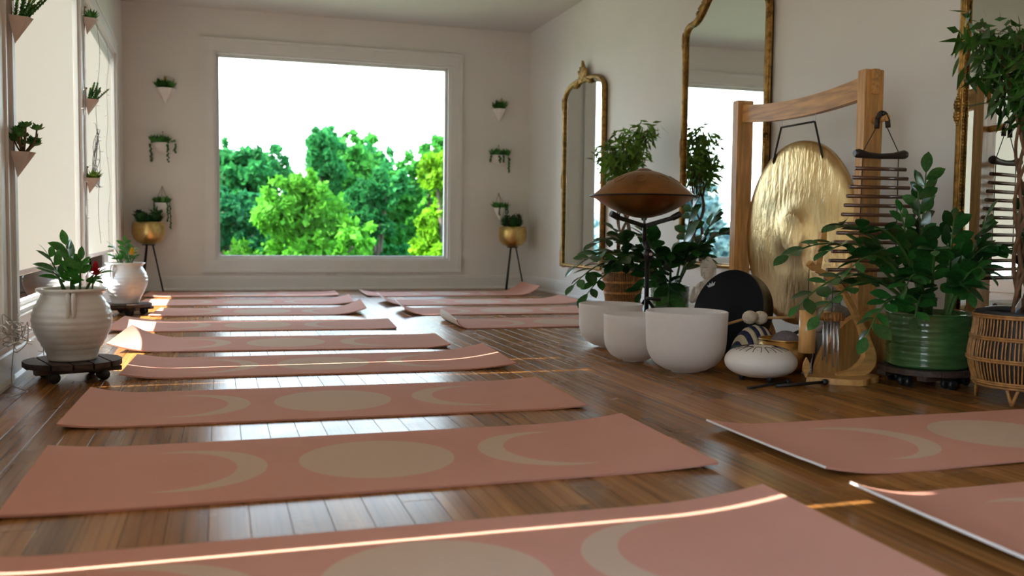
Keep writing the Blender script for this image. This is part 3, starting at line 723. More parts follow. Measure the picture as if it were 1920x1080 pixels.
def bowl_planter(loc, label, seed, trails):
    rnd = random.Random(seed); t = tag(empty('wall_planter', loc), label, 'planter', 'bowl planters on the end wall')
    g = G(); prof = [(0.0, -0.10), (0.035, -0.098), (0.07, -0.078), (0.092, -0.04), (0.100, 0.0), (0.092, 0.0), (0.082, -0.03), (0.0, -0.034)]
    g.lathe(prof, 20, (0, 0, 0), a0=PI, a1=2 * PI, ey=0.85); obj('pot', g, 'matte_ceramic', t)
    g = G(); g.tube([(0, -0.004, 0.0), (0, -0.004, 0.10)], 0.003, 6); g.ball((0, -0.006, 0.105), 0.007, 6); obj('hook', g, 'rope', t)
    g = G()
    for i in range(14): blade_cluster(g, (rnd.uniform(-0.09, 0.09), rnd.uniform(-0.075, -0.02), 0), 12, 0.075, 0.026, 1.2, rnd, 0.8)
    obj('foliage', g, 'leaf_succulent', t)
    for (x, ln) in trails:
        g = G(); trail(g, (x * 0.9, -0.075 if abs(x) < 0.08 else -0.045, 0.012), ln, rnd, (x * 0.22, -0.02), 0.0135); obj('trailing_strand', g, 'leaf_trail', t)
    return t
def hanging_planter(loc, label, seed, trails, cone):
    rnd = random.Random(seed); t = tag(empty('hanging_planter', loc), label, 'planter', 'hanging planters on the end wall')
    g = G(); g.tube([(0, 0, 0.0), (0, -0.025, 0.0), (0, -0.03, 0.012)], 0.004, 6); obj('hook', g, 'rope', t)
    zp = -0.15
    g = G()
    for s in (-1, 1): g.tube([(0, -0.025, 0.002), (s * 0.066, -0.075, zp)], 0.0028, 5)
    g.tube([(0, -0.025, 0.002), (0, -0.145, zp)], 0.0028, 5); obj('rope', g, 'rope', t)
    g = G()
    if cone: prof = [(0.004, -0.13), (0.035, -0.085), (0.072, 0), (0.064, 0), (0.055, -0.02), (0.0, -0.02)]
    else: prof = [(0.0, -0.10), (0.045, -0.10), (0.052, -0.095), (0.072, 0), (0.066, 0), (0.060, -0.02), (0.0, -0.02)]
    g.lathe(prof, 20, (0, -0.078, zp)); obj('pot', g, 'matte_ceramic', t)
    g = G()
    for i in range(12): blade_cluster(g, (rnd.uniform(-0.06, 0.06), -0.078 + rnd.uniform(-0.05, 0.05), zp), 11, 0.07, 0.024, 1.2, rnd, 0.9)
    obj('foliage', g, 'leaf_succulent', t)
    for (x, ln) in trails:
        g = G(); y = -0.078 - math.sqrt(max(0.0001, 0.078 ** 2 - x * x)) * 0.7; trail(g, (x, y, zp + 0.02), ln, rnd, (x * 0.2, -0.01), 0.010); obj('trailing_strand', g, 'leaf_trail', t)
    return t
cone_planter((-0.487, YB, 1.955), 0, 'white cone wall planter left of the picture window, above the bowl planter', 'tuft', 'matte_ceramic', 3, 0.19, 0.11, 0.15, 'cone planters on the end wall')
cone_planter((2.872, YB, 1.925), 0, 'white cone wall planter right of the picture window, above the bowl planter', 'tuft', 'matte_ceramic', 5, 0.155, 0.10, 0.14, 'cone planters on the end wall')
bowl_planter((-0.515, YB, 1.435), 'white bowl planter with trailing strands left of the picture window', 11, ((-0.095, 0.22), (0.045, 0.23), (0.10, 0.13)))
bowl_planter((2.876, YB, 1.435), 'white bowl planter with trailing strands right of the picture window', 12, ((-0.09, 0.11), (-0.01, 0.12), (0.03, 0.11), (0.085, 0.22)))
hanging_planter((-0.525, YB, 1.005), 'white pot hung on ropes above the left gold planter', 13, ((-0.06, 0.12), (0.045, 0.22), (0.065, 0.30)), False)
hanging_planter((2.876, YB, 1.02), 'white pointed pot hung on ropes behind the right gold planter', 14, ((-0.02, 0.12), (0.04, 0.10), (0.06, 0.10)), True)
def post_planter(y, z, label, kind, seed, pm='beige_ceramic'):
    p = lwp(0.0295, y, z); return cone_planter(p, PI / 2 + LWA, label, kind, pm, seed, 0.12, 0.080, 0.100, 'cone planters on the window posts')
post_planter(4.10, 1.425, 'beige cone planter with spiky stalks on the nearest visible window post', 'spike', 21)
post_planter(4.10, 0.905, 'beige cone planter with a jade bush on the nearest visible window post', 'jade', 22)
post_planter(6.50, 1.925, 'top beige cone planter with a rosette on the post between the blinds', 'rosette', 24)
post_planter(6.50, 1.42, 'middle beige cone planter with spiky stalks on the post between blinds', 'spike', 26)
post_planter(6.50, 0.925, 'lowest beige cone planter with a lime rosette on the post between blinds', 'rosette', 23)

# ---- gold pots on tripods
def gold_pot(loc, label, seed, rz):
    rnd = random.Random(seed); t = tag(empty('gold_planter', loc, rz), label, 'planter', 'gold planters on tripod stands')
    g = G(); z0 = 0.455
    prof = [(0.0, z0), (0.055, z0 + 0.002), (0.105, z0 + 0.022), (0.138, z0 + 0.06), (0.152, z0 + 0.11), (0.150, z0 + 0.165), (0.140, z0 + 0.215), (0.133, z0 + 0.215), (0.142, z0 + 0.16), (0.140, z0 + 0.11)]
    g.lathe(prof, 36); obj('pot', g, 'gold_pot', t)
    g = G(); g.lathe([(0.0, z0 + 0.192), (0.137, z0 + 0.19)], 24); obj('soil', g, 'soil', t)
    for k in range(3):
        a = 2 * PI * k / 3; c, s = math.cos(a), math.sin(a)
        g = G(); g.tube([(c * 0.035, s * 0.035, z0 - 0.001), (c * 0.125, s * 0.125, 0.002)], 0.0075, 8); obj('leg', g, 'black_metal', t)
    g = G(); g.lathe([(0.0, z0 - 0.008), (0.06, z0 - 0.008), (0.06, z0 - 0.001), (0, z0 - 0.001)], 20); obj('stand_plate', g, 'black_metal', t)
    for i in range(13):
        a = rnd.uniform(0, 2 * PI); rr = rnd.uniform(0.02, 0.12); g = G(); h = rnd.uniform(0.05, 0.14)
        p = Vector((math.cos(a) * rr, math.sin(a) * rr, z0 + 0.19)); q = p + Vector((math.cos(a) * 0.03, math.sin(a) * 0.03, h))
        g.tube([p, q], 0.003, 5)
        for k in range(4): blade_cluster(g, p.lerp(q, 0.35 + 0.2 * k), 9, 0.07, 0.024, 1.3, rnd, 0.5)
        sp_ = obj('sprig', g, 'leaf_purple' if i % 3 == 0 else 'leaf_trail', t)
        if i % 2 == 0:
            g = G()
            for k in range(7): g.ball(q + Vector((rnd.uniform(-1, 1), rnd.uniform(-1, 1), rnd.uniform(-0.2, 1.6))) * 0.016, 0.010, 6)
            obj('flower', g, 'flower_purple', sp_)
    return t
gold_pot((-0.64, 9.49, 0), 'hammered gold planter on a black tripod left of the picture window', 31, 0.15)
gold_pot((2.955, 9.40, 0), 'hammered gold planter on a black tripod right of the picture window', 32, -0.25)

# ---- ribbed white urns on wheeled wooden caddies
def caddy(loc, label, r, seed, slats=5, rz=0.0, group='wheeled plant caddies', z_top=0.078, nw=4):
    t = tag(empty('plant_caddy', loc, rz), label, 'plant caddy', group)
    w = 2 * r / slats
    for i in range(slats):
        x0, x1 = -r + i * w + 0.004, -r + (i + 1) * w - 0.004; pts = []
        for k in range(7): x = lerp(x0, x1, k / 6); pts.append((x, -math.sqrt(max(1e-4, r * r - x * x)) if abs(x) < r else 0))
        poly = pts + [(x, -y) for x, y in reversed(pts)]
        g = G(); g.prism(poly, z_top - 0.022, z_top, 'z'); obj('slat', g, 'caddy_wood', t)
    for s in (-1, 1):
        g = G(); g.box((-r * 0.86, s * r * 0.5 - 0.022, z_top - 0.042), (r * 0.86, s * r * 0.5 + 0.022, z_top - 0.0225), ch=0.002); obj('batten', g, 'caddy_wood', t)
    for k in range(nw):
        a = PI / nw + 2 * PI * k / nw; c, s = math.cos(a) * r * 0.70, math.sin(a) * r * 0.70
        g = G(); g.box((c - 0.016, s - 0.012, 0.030), (c + 0.016, s + 0.012, z_top - 0.043)); ca = obj('caster', g, 'black_plastic', t)
        for q in (-1, 1):
            M = Matrix.Translation((c, s + q * 0.017, 0.0225)) @ Matrix.Rotation(PI / 2, 4, 'X')
            g = G(); g.lathe([(0, -0.009), (0.018, -0.009), (0.0225, -0.005), (0.0225, 0.005), (0.018, 0.009), (0, 0.009)], 16, M=M); obj('wheel', g, 'black_plastic', ca)
    return t
def urn(loc, label, seed, rz, flower):
    rnd = random.Random(seed); t = tag(empty('potted_urn', loc, rz), label, 'potted plant', 'ribbed white urns by the windows')
    ctl = [(0.080, 0.0), (0.092, 0.004), (0.098, 0.03), (0.122, 0.075), (0.146, 0.13), (0.150, 0.175), (0.140, 0.215), (0.122, 0.245), (0.115, 0.262), (0.120, 0.272), (0.132, 0.280), (0.133, 0.287), (0.127, 0.290), (0.112, 0.285), (0.108, 0.262)]
    prof = [(0.0, 0.0)]; P = spline([(a, 0, b) for a, b in ctl], 6)
    for p in P:
        rb = 0.0016 * math.sin(p.z * 2 * PI / 0.026) if 0.03 < p.z < 0.245 and p.x > 0.095 else 0
        prof.append((p.x + rb, p.z))
    g = G(); g.lathe(prof, 48); obj('pot', g, 'white_ceramic', t)
    for k in range(2):
        a = -PI / 2 + k * PI; c, s = math.cos(a), math.sin(a); g = G()
        for off in (-0.010, 0.010):
            pts = [(0.118, 0.264), (0.137, 0.268), (0.146, 0.252), (0.149, 0.228), (0.147, 0.195), (0.143, 0.182)]
            g.tube(spline([(c * p - s * off, s * p + c * off, z) for p, z in pts], 4), 0.0085, 8)
        obj('handle', g, 'white_ceramic', t)
    g = G(); g.lathe([(0.0, 0.272), (0.06, 0.274), (0.111, 0.268)], 24); obj('soil', g, 'soil', t)
    zs = 0.272
    specs = [((0.01, 0.0), (-0.02, 0.03, 0.19), 7, 0.095), ((-0.03, 0.02), (-0.085, -0.02, 0.155), 6, 0.09), ((0.03, -0.02), (0.035, -0.01, 0.13), 6, 0.075), ((-0.02, -0.03), (-0.065, -0.07, 0.085), 5, 0.085),
             ((0.05, 0.0), (0.105, -0.02, 0.075), 6, 0.06), ((0.0, 0.04), (0.02, 0.09, 0.12), 6, 0.07), ((0.05, -0.04), (0.085, -0.07, 0.05), 5, 0.055), ((0.0, -0.04), (0.0, -0.085, 0.06), 5, 0.065)]
    for (bx, by), (tx, ty, tz), nl, ln in specs:
        k = 1.0 if not flower else 1.0
        zz_stem(t, (bx, by, zs), (tx * k, ty * k, zs + tz * (1.0 if seed == 41 else 0.85)), 0.03, nl, ln * (1.0 if seed == 41 else 0.8), LEAF_BR, 0.006, rnd, 0.35)
    g = G(); p = Vector((0.075, -0.045, zs)); q = p + Vector((0.015, 0, 0.07)); g.tube(bez(p, p + Vector((0.002, 0, 0.04)), q, 6), 0.0035, 6)
    fs_ = obj('flower_stem', g, 'leaf_stem', t)
    g = G()
    for k in range(5):
        for s in range(7):
            a = 2 * PI * s / 7 + k * 0.45; d = Vector((math.cos(a) * (1 - k * 0.12), math.sin(a) * (1 - k * 0.12), 0.5 + 0.35 * k)).normalized(); l = 0.034 - 0.003 * k
            c0 = q + Vector((0, 0, 0.009 * k)); sd = d.cross(Vector((0, 0, 1))).normalized() * 0.010
            g.add([c0, c0 + d * l * 0.5 + sd, c0 + d * l, c0 + d * l * 0.5 - sd], [(0, 1, 2, 3)], True)
    obj('flower', g, flower, fs_)
    return t
UR1 = (-0.570, 4.115); UR2 = (-0.635, 7.08)
caddy((UR1[0], UR1[1], 0), 'dark wooden wheeled caddy under the nearer white urn', 0.185, 1, 5, 0.35)
caddy((UR2[0], UR2[1], 0), 'dark wooden wheeled caddy under the farther white urn', 0.175, 2, 5, -0.5)
urn((UR1[0], UR1[1], 0.0785), 'nearer ribbed white urn with a red flower plant by the window', 41, 0.10, 'flower_red')
urn((UR2[0], UR2[1], 0.0785), 'farther ribbed white urn with a yellow flower plant by the window', 42, -0.55, 'flower_yellow')

# ================================================================== GILT MIRRORS on the right wall (local: y across, z up, x=0 is the wall, mirror stands out to -x)
def scroll(g, c, r, turns, a0, sgn, th, x):
    pts = []; n = int(14 * turns)
    for i in range(n + 1):
        t = i / n; a = a0 + sgn * turns * 2 * PI * t; rr = r * (1 - 0.75 * t); pts.append((x, c[0] + math.cos(a) * rr, c[1] + math.sin(a) * rr))
    g.tube(pts, [th * (1 - 0.5 * i / n) for i in range(n + 1)], 6)
def acanthus(g, c, ang, ln, wd, x, rnd):
    """Small carved leaf: ridge of beads narrowing to a tip."""
    nb = max(6, int(ln / 0.011))
    for i in range(nb):
        t = i / (nb - 1); w = wd * math.sin(PI * (0.25 + 0.7 * t))
        y = c[0] + math.cos(ang) * ln * t; z = c[1] + math.sin(ang) * ln * t
        g.ball((x - 0.006, y, z), (0.012, max(0.004, w), max(0.004, w * 0.8)), 7)
        for s in (-1, 1): g.ball((x, y - s * math.sin(ang) * w * 1.1, z + s * math.cos(ang) * w * 1.1), (0.009, w * 0.55, w * 0.55), 6)
def gilt_mirror(y0, y1, z0, zs, zt, ztop, label, style, seed, turn=0.0):
    rnd = random.Random(seed); cy = (y0 + y1) / 2; hw = (y1 - y0) / 2; fw = 0.030
    t = tag(empty('gilt_mirror', (XR - hw * abs(math.sin(turn)), cy, z0), turn), label, 'mirror', 'gilt framed mirrors on the right wall')
    H = zs - z0; HT = zt - z0
    def outline(ins):
        w = hw - ins; P = [(-w, ins), (w, ins), (w, H)]
        if style == 'arch':
            for i in range(1, 16): a = PI * i / 16; c_ = math.cos(a); P.append((w * (1 if c_ > 0 else -1) * abs(c_) ** 0.7, H + (HT - H - ins) * math.sin(a) ** 0.9))
        else:                                            # rounded shoulders, then an S curve up to the crest
            R = 0.10
            right = []
            for i in range(1, 6): a = (PI / 2) * i / 5; right.append((w - R + R * math.cos(a) , H + R * math.sin(a) - ins * i / 5))
            for i in range(1, 11): s = i / 10; right.append(((w - R) * (1 - s) , H + R - ins + (HT - H - R) * (0.5 - 0.5 * math.cos(PI * s))))
            P += right[:-1] + [(0, HT - ins)] + [(-a, b) for a, b in reversed(right[:-1])]
        P.append((-w, H)); return P
    o_ = outline(fw * 0.5); xg = -0.030
    g = G(); g.prism(outline(0.012), -0.028, -0.004, 'x'); obj('backing', g, 'mirror_back', t)
    g = G(); po = outline(fw * 0.7); g.add([(xg, a, b) for a, b in po], [tuple(range(len(po)))]); gl = obj('glass', g, 'mirror_glass', t, fix=False)
    g = G(); g.tube([(xg - 0.004, a, b) for a, b in o_], 0.019, 10, closed=True)
    g.tube([(xg - 0.014, a, b) for a, b in outline(fw)], 0.007, 6, closed=True); g.tube([(xg + 0.004, a, b) for a, b in outline(0.004)], 0.010, 6, closed=True)
    obj('frame', g, 'mirror_gold', t)
    x = xg - 0.012; hc = ztop - zt
    g = G()                                              # crest of scrolls and leaves
    for i in range(5): acanthus(g, (0, HT - 0.02), PI / 2 + (i - 2) * 0.42, hc + (0.03 if i == 2 else -0.01), 0.032, x, rnd)
    for s in (-1, 1):
        scroll(g, (s * 0.075, HT - 0.01), 0.045, 1.4, PI / 2, s, 0.011, x); acanthus(g, (s * 0.10, HT - 0.03), (PI / 2 - s * PI / 2) - s * 0.35, 0.12, 0.018, x, rnd)
        if style != 'arch':
            for k in range(7):
                yy = s * (0.07 + 0.045 * k); f = 1 - abs(yy) / (hw - 0.1); zz = H + 0.1 + (HT - H - 0.1) * (0.5 - 0.5 * math.cos(PI * max(0, f)))
                g.ball((x, yy, zz), (0.016, 0.022 * rnd.uniform(0.7, 1.2), 0.022 * rnd.uniform(0.7, 1.2)), 8); g.ball((x, yy, zz - 0.03), 0.012, 7); g.ball((x, yy - s * 0.02, zz + 0.03), 0.014, 7)
    obj('crest', g, 'mirror_gold', t)
    for s in (-1, 1):                                    # carved mounts on the stiles, shoulders and lower corners
        for zz, l in ((H - 0.02, 0.10), (H * 0.52, 0.11)):
            g = G(); acanthus(g, (s * (hw - 0.012), zz), PI / 2, l * 0.6, 0.018, x, rnd); acanthus(g, (s * (hw - 0.012), zz), -PI / 2, l * 0.6, 0.018, x, rnd); obj('carved_mount', g, 'mirror_gold', t)
        g = G(); acanthus(g, (s * (hw - 0.008), 0.012), PI / 2, 0.17, 0.016, x, rnd); obj('corner_mount', g, 'mirror_gold', t); g = G(); acanthus(g, (s * (hw - 0.03), 0.012), PI / 2 + s * PI / 2, 0.12, 0.012, x, rnd); obj('corner_mount', g, 'mirror_gold', t)
    if style != 'arch':                                  # beading along the inner edge
        g = G(); Pn = outline(fw * 1.15); zb = 0.06
        while zb < H:
            for s in (-1, 1): g.ball((xg - 0.010, s * (hw - fw * 1.15), zb), 0.0055, 5)
            zb += 0.015
        stuff(obj('beading', g, 'mirror_gold', t))
    return t
gilt_mirror(7.53, 8.50, 0.285, 1.86, 2.03, 2.165, 'smaller arched gilt mirror nearest the end wall corner', 'arch', 51, 0.012)
gilt_mirror(4.99, 6.09, 0.39, 2.00, 2.36, 2.44, 'tall gilt mirror behind the gong reflecting the picture window', 'shoulder', 52)
gilt_mirror(2.25, 3.35, 0.265, 2.00, 2.36, 2.44, 'tall gilt mirror at the right picture edge behind the wicker basket', 'shoulder', 53, 0.0905)

# ================================================================== CRYSTAL BOWLS
def crystal_bowl(loc, R, H, label):
    g = G(); P = [(0.0, 0.0), (R * 0.30, 0.0), (R * 0.32, H * 0.018), (R * 0.52, H * 0.05), (R * 0.76, H * 0.15), (R * 0.91, H * 0.30), (R * 0.965, H * 0.45), (R * 0.985, H * 0.7), (R, H), (R - 0.004, H + 0.003), (R - 0.009, H)]
    P += [(R - 0.011, H * 0.7), (R * 0.965 - 0.012, H * 0.45), (R * 0.88, H * 0.30), (R * 0.70, H * 0.17), (R * 0.4, H * 0.09), (0, H * 0.07)]
    S_ = spline([(a, 0, b) for a, b in P[3:9]], 5); prof = P[:3] + [(p.x, p.z) for p in S_] + P[9:]
    t = tag(empty('crystal_bowl', loc), label, 'singing bowl', 'frosted crystal singing bowls')
    g.lathe(prof, 56); obj('bowl', g, 'frosted_crystal', t)
    g = G(); g.lathe([(R * 0.20, 0.0005), (R * 0.34, 0.0005), (R * 0.355, 0.006), (R * 0.33, 0.012), (R * 0.20, 0.006)], 32); obj('foot_ring', g, 'frosted_crystal', t)
    return t
crystal_bowl((1.985, 3.715, 0), 0.182, 0.270, 'largest frosted white crystal bowl, nearest the tongue drum')
crystal_bowl((1.900, 4.085, 0), 0.145, 0.225, 'smallest frosted white crystal bowl, between the other two')
crystal_bowl((2.015, 4.63, 0), 0.172, 0.232, 'frosted white crystal bowl farthest back and leftmost of three')

# ================================================================== HANDPAN on its stand
HP = Vector((2.27, 4.72, 0))
st = tag(empty('handpan_stand', HP), 'black folding stand holding the bronze handpan', 'stand')
g = G(); g.tube([(0, 0, 0.16), (0, 0, 0.48)], 0.013, 12); obj('lower_pole', g, 'black_metal', st)
g = G(); g.tube([(0, 0, 0.46), (0, 0, 0.53), (-0.02, 0, 0.57)], 0.018, 10); g.ball((0, -0.012, 0.50), 0.03, 10); kb = obj('tilt_joint', g, 'black_plastic', st)
g = G(); g.lathe([(0, 0), (0.009, 0), (0.009, 0.006), (0, 0.006)], 12, M=Matrix.Translation((0, -0.040, 0.50)) @ Matrix.Rotation(PI / 2, 4, 'X')); obj('bolt', g, 'steel', kb)
g = G(); g.tube([(-0.02, 0, 0.56), (-0.02, 0, 0.665)], 0.012, 10); obj('upper_pole', g, 'black_metal', st)
for k in range(3):
    a = 2 * PI * k / 3; c, s = math.cos(a), math.sin(a)
    g = G(); g.tube([(c * 0.012, s * 0.012, 0.24), (c * 0.19, s * 0.19, 0.006)], 0.009, 8); lg = obj('leg', g, 'black_metal', st)
    g = G(); g.ball((c * 0.19, s * 0.19, 0.011), 0.0108, 8); obj('rubber_foot', g, 'black_plastic', lg)
    g = G(); g.tube([(0, 0, 0.17), (c * 0.10, s * 0.10, 0.125)], 0.005, 6); obj('brace', g, 'black_metal', st)
    a += 1.15; c, s = math.cos(a), math.sin(a)
    g = G(); g.box((-0.012, -0.006, -0.012), (0.21, 0.006, 0.012), M=Matrix.Translation((-0.02, 0, 0.655)) @ Matrix.Rotation(a, 4, 'Z') @ Matrix.Rotation(-0.26, 4, 'Y'), ch=0.003); ar = obj('support_arm', g, 'black_metal', st)
    g = G(); g.tube([(-0.02 + c * 0.17, s * 0.17, 0.700), (-0.02 + c * 0.215, s * 0.215, 0.722)], 0.017, 10); obj('rubber_pad', g, 'black_plastic', ar)
g = G(); g.tube([(0, 0, 0.255), (0, -0.03, 0.255), (0.06, -0.055, 0.25)], [0.012, 0.009, 0.012], 8); obj('clamp_knob', g, 'black_plastic', st)
hp = tag(empty('handpan', (HP.x - 0.03, HP.y, 0.0)), 'bronze handpan resting on the black stand behind the bowls', 'handpan')
RH = 0.282; zr = 0.818
g = G(); n_ = 14; up = [(RH * math.cos(a), zr + 0.004 + 0.142 * math.sin(a) ** 0.92) for a in [PI / 2 * i / n_ for i in range(n_)]]
up = [(RH * (1 - (i / n_)), zr + 0.004 + 0.142 * (1 - (1 - i / n_) ** 1.9)) for i in range(n_ + 1)]
g.lathe(up, 56); ts = obj('top_shell', g, 'handpan_bronze', hp)
dn = [(RH * (1 - i / n_), zr - 0.002 - 0.118 * (1 - (1 - i / n_) ** 1.8)) for i in range(n_ + 1)]
g = G(); g.lathe(dn, 56); obj('bottom_shell', g, 'handpan_bronze', hp)
g = G(); g.lathe([(RH - 0.004, zr - 0.003), (RH + 0.016, zr - 0.003), (RH + 0.017, zr + 0.001), (RH + 0.016, zr + 0.005), (RH - 0.004, zr + 0.005)], 64); obj('rim', g, 'black_metal', hp)
for k in range(8):                                       # tone fields, shallow oval dimples ringed on the top shell
    a = 2 * PI * k / 8 + 0.25; rr = 0.17; f = rr / RH; zt_ = zr + 0.004 + 0.142 * (1 - f ** 1.9); sl = -0.142 * 1.9 * f ** 0.9 / RH
    M = Matrix.Translation((math.cos(a) * rr, math.sin(a) * rr, zt_ + 0.0012)) @ Matrix.Rotation(a, 4, 'Z') @ Matrix.Rotation(-math.atan(sl), 4, 'Y')
    g = G(); g.lathe([(0.0, -0.004), (0.018, -0.003), (0.030, 0.0005), (0.034, 0.0012), (0.038, -0.002)], 20, M=M, ex=1.1, ey=0.85); obj('tone_field', g, 'handpan_bronze', ts)
g = G(); g.lathe([(0.0, 0.012), (0.022, 0.009), (0.045, -0.001)], 24, (0, 0, zr + 0.146)); obj('ding', g, 'handpan_bronze', ts)

# ================================================================== GONG and its stand
GX = 2.73; GY0, GY1 = 3.475, 4.52
gs_ = tag(empty('gong_stand', (GX, (GY0 + GY1) / 2, 0)), 'tall pine gong stand with a curved top beam', 'gong stand')
hy = (GY1 - GY0) / 2
for s in (-1, 1):
    g = G(); g.box((-0.0475, s * hy - 0.026, 0.035), (0.0475, s * hy + 0.026, 1.340), ch=0.003); obj('post', g, 'pine', gs_)
    pl = [(-0.27, 0.0), (0.27, 0.0)] + [(0.27 * math.cos(a), 0.035 + 0.25 * math.sin(a) ** 1.4) for a in [PI * i / 18 for i in range(0, 19)]]
    g = G(); y_ = s * (hy + 0.0465)
    g.prism(pl, y_ - 0.02, y_ + 0.02, 'y'); obj('foot', g, 'pine', gs_)
g = G(); N_ = 20; top = []; bot = []
for i in range(N_ + 1):
    q = i / N_; y = lerp(-hy + 0.027, hy - 0.027, q); sg = 0.035 * (1 - (2 * q - 1) ** 2); top.append((y, 1.318 - sg)); bot.append((y, 1.222 - sg * 0.8))
g.prism(top + bot[::-1], -0.020, 0.020, 'x'); obj('beam', g, 'pine_beam', gs_)
for s in (-1, 1):
    g = G(); g.box((-0.016, s * (hy + 0.0265) - 0.012, 1.232), (0.016, s * (hy + 0.0265) + 0.012, 1.3405), ch=0.002); obj('tenon', g, 'pine_beam', gs_)
for yy in (-0.13, 0.15):
    z0 = 1.222 - 0.028; pts = [(0, yy, z0 + 0.02), (0, yy, z0 - 0.012)] + [(0, yy + 0.013 - 0.013 * math.cos(a), z0 - 0.022 - 0.013 * math.sin(a)) for a in [PI * i / 8 * 1.4 for i in range(9)]]
    g = G(); g.tube(pts, 0.0022, 6); obj('hook', g, 'steel', gs_)
# peg for the rod chime
g = G(); g.tube([(0.0, -hy - 0.027, 1.118), (0.0, -hy - 0.115, 1.122)], 0.015, 10); obj('peg', g, 'pine', gs_)
gong = tag(empty('gong', (GX, (GY0 + GY1) / 2 + 0.005, 0.625)), 'large hammered bronze gong hanging from the pine stand', 'gong')
RG = 0.455
prof = [(0.0, -0.030), (0.085, -0.030), (0.100, -0.026), (0.112, -0.014), (0.20, -0.012), (0.32, -0.010), (0.41, -0.004), (RG - 0.008, 0.0), (RG, 0.008), (RG, 0.03), (RG - 0.006, 0.03), (RG - 0.008, 0.008), (0.40, 0.002), (0.1, -0.004), (0, -0.02)]
M = Matrix.Rotation(PI / 2, 4, 'Y')                       # lathe axis z -> +x; the playing face looks to -x
g = G(); g.lathe(prof, 72, M=M); obj('disc', g, 'gong_bronze', gong)
g = G(); zt2 = 1.160 - 0.625
for s in (-1, 1): g.tube([(0, 0.01 + s * 0.14 * 1.0, zt2), (-0.006, s * 0.205, RG * 0.80), (0.012, s * 0.205, RG * 0.80 - 0.03)], 0.005, 7)
g.tube([(0, -0.13, zt2), (0, 0.15, zt2)], 0.005, 7); obj('suspension_cord', g, 'cord', gong)

# ---- rod chime hanging from the post's peg
rc = tag(empty('rod_chime', (2.713, 3.372, 1.125)), 'ladder of dark wooden rods hung from the gong stand peg', 'wind chime')
g = G()
pts = [(-0.024, 0, -0.05), (-0.022, 0, -0.01), (-0.012, 0, 0.012), (0.0, 0, 0.017), (0.014, 0, 0.012), (0.026, 0, -0.01), (0.030, 0, -0.045)]
for i in range(len(pts) - 1):
    a, b = Vector(pts[i]), Vector(pts[i + 1]); g.tube([a, b], 0.011, 8, sx=1.0)
obj('strap', g, 'leather', rc)
g = G(); bx = [(-0.125, 0, -0.158), (-0.11, 0, -0.158), (-0.06, 0, -0.165), (0.0, 0, -0.168), (0.06, 0, -0.165), (0.11, 0, -0.158), (0.125, 0, -0.158)]
g.tube(bx, [0.014, 0.020, 0.014, 0.0125, 0.014, 0.020, 0.014], 10); obj('top_bar', g, 'black_wood', rc)
g = G()
for s in (-1, 1):
    g.tube([(s * 0.026, 0, -0.045), (s * 0.085, 0, -0.15), (s * 0.09, 0, -0.70)], 0.0022, 5)
obj('cord', g, 'cord', rc)
for k in range(13):
    hw = 0.122 + 0.0105 * k; z = -0.222 - 0.0395 * k
    g = G(); g.tube([(-hw, 0, z), (hw, 0, z)], 0.0085, 10); obj('rod', g, 'dark_rod', rc)
rc.rotation_euler = (0, 0, -0.10)

# ================================================================== FRAME DRUM leaning on the stand foot
dr = tag(empty('frame_drum', (2.425, 4.12, 0.0)), 'black frame drum leaning upright behind the biggest bowl', 'drum')
RD = 0.215
nrm = Vector((-0.93, -0.36, 0.27)).normalized()
qd = nrm.to_track_quat('Z', 'Y').to_matrix().to_4x4()
lowest = min((qd @ Vector((RD * math.cos(a), RD * math.sin(a), zz))).z for a in [2 * PI * i / 72 for i in range(72)] for zz in (0, -0.085))
dc = Vector((0, 0, -lowest + 0.001)); Md = Matrix.Translation(dc) @ qd
g = G(); g.lathe([(0, 0.0), (RD - 0.006, 0.0), (RD - 0.001, -0.004)], 72, M=Md); hd = obj('head', g, 'black_drum_skin', dr)
g = G(); g.lathe([(RD - 0.001, -0.003), (RD, -0.006), (RD, -0.085), (RD - 0.012, -0.085), (RD - 0.012, -0.006)], 72, M=Md); obj('shell', g, 'black_wood', dr)
# white crown mark printed on the head, upper left
xa = qd @ Vector((1, 0, 0)); ya = qd @ Vector((0, 1, 0)); up_ = Vector((0, 0, 1)) - nrm * nrm.z; up_.normalize(); rt_ = up_.cross(nrm).normalized()
ec = Vector(dc) + rt_ * (-0.125) + up_ * (0.120) + nrm * 0.0012
er = math.radians(24); rr_ = rt_ * math.cos(er) + up_ * math.sin(er); uu_ = up_ * math.cos(er) - rt_ * math.sin(er)
crown2 = [(-0.018, 0.0), (0.018, 0.0), (0.028, 0.018), (0.013, 0.012), (0.010, 0.026), (0.0, 0.013), (-0.010, 0.026), (-0.013, 0.012), (-0.028, 0.018)]
g = G(); g.add([ec + rr_ * a + uu_ * b for a, b in crown2], [(0, 1, 3, 5, 7), (1, 2, 3), (3, 4, 5), (5, 6, 7), (7, 8, 0)])
obj('crown_emblem', g, 'emblem_white', hd, fix=False)

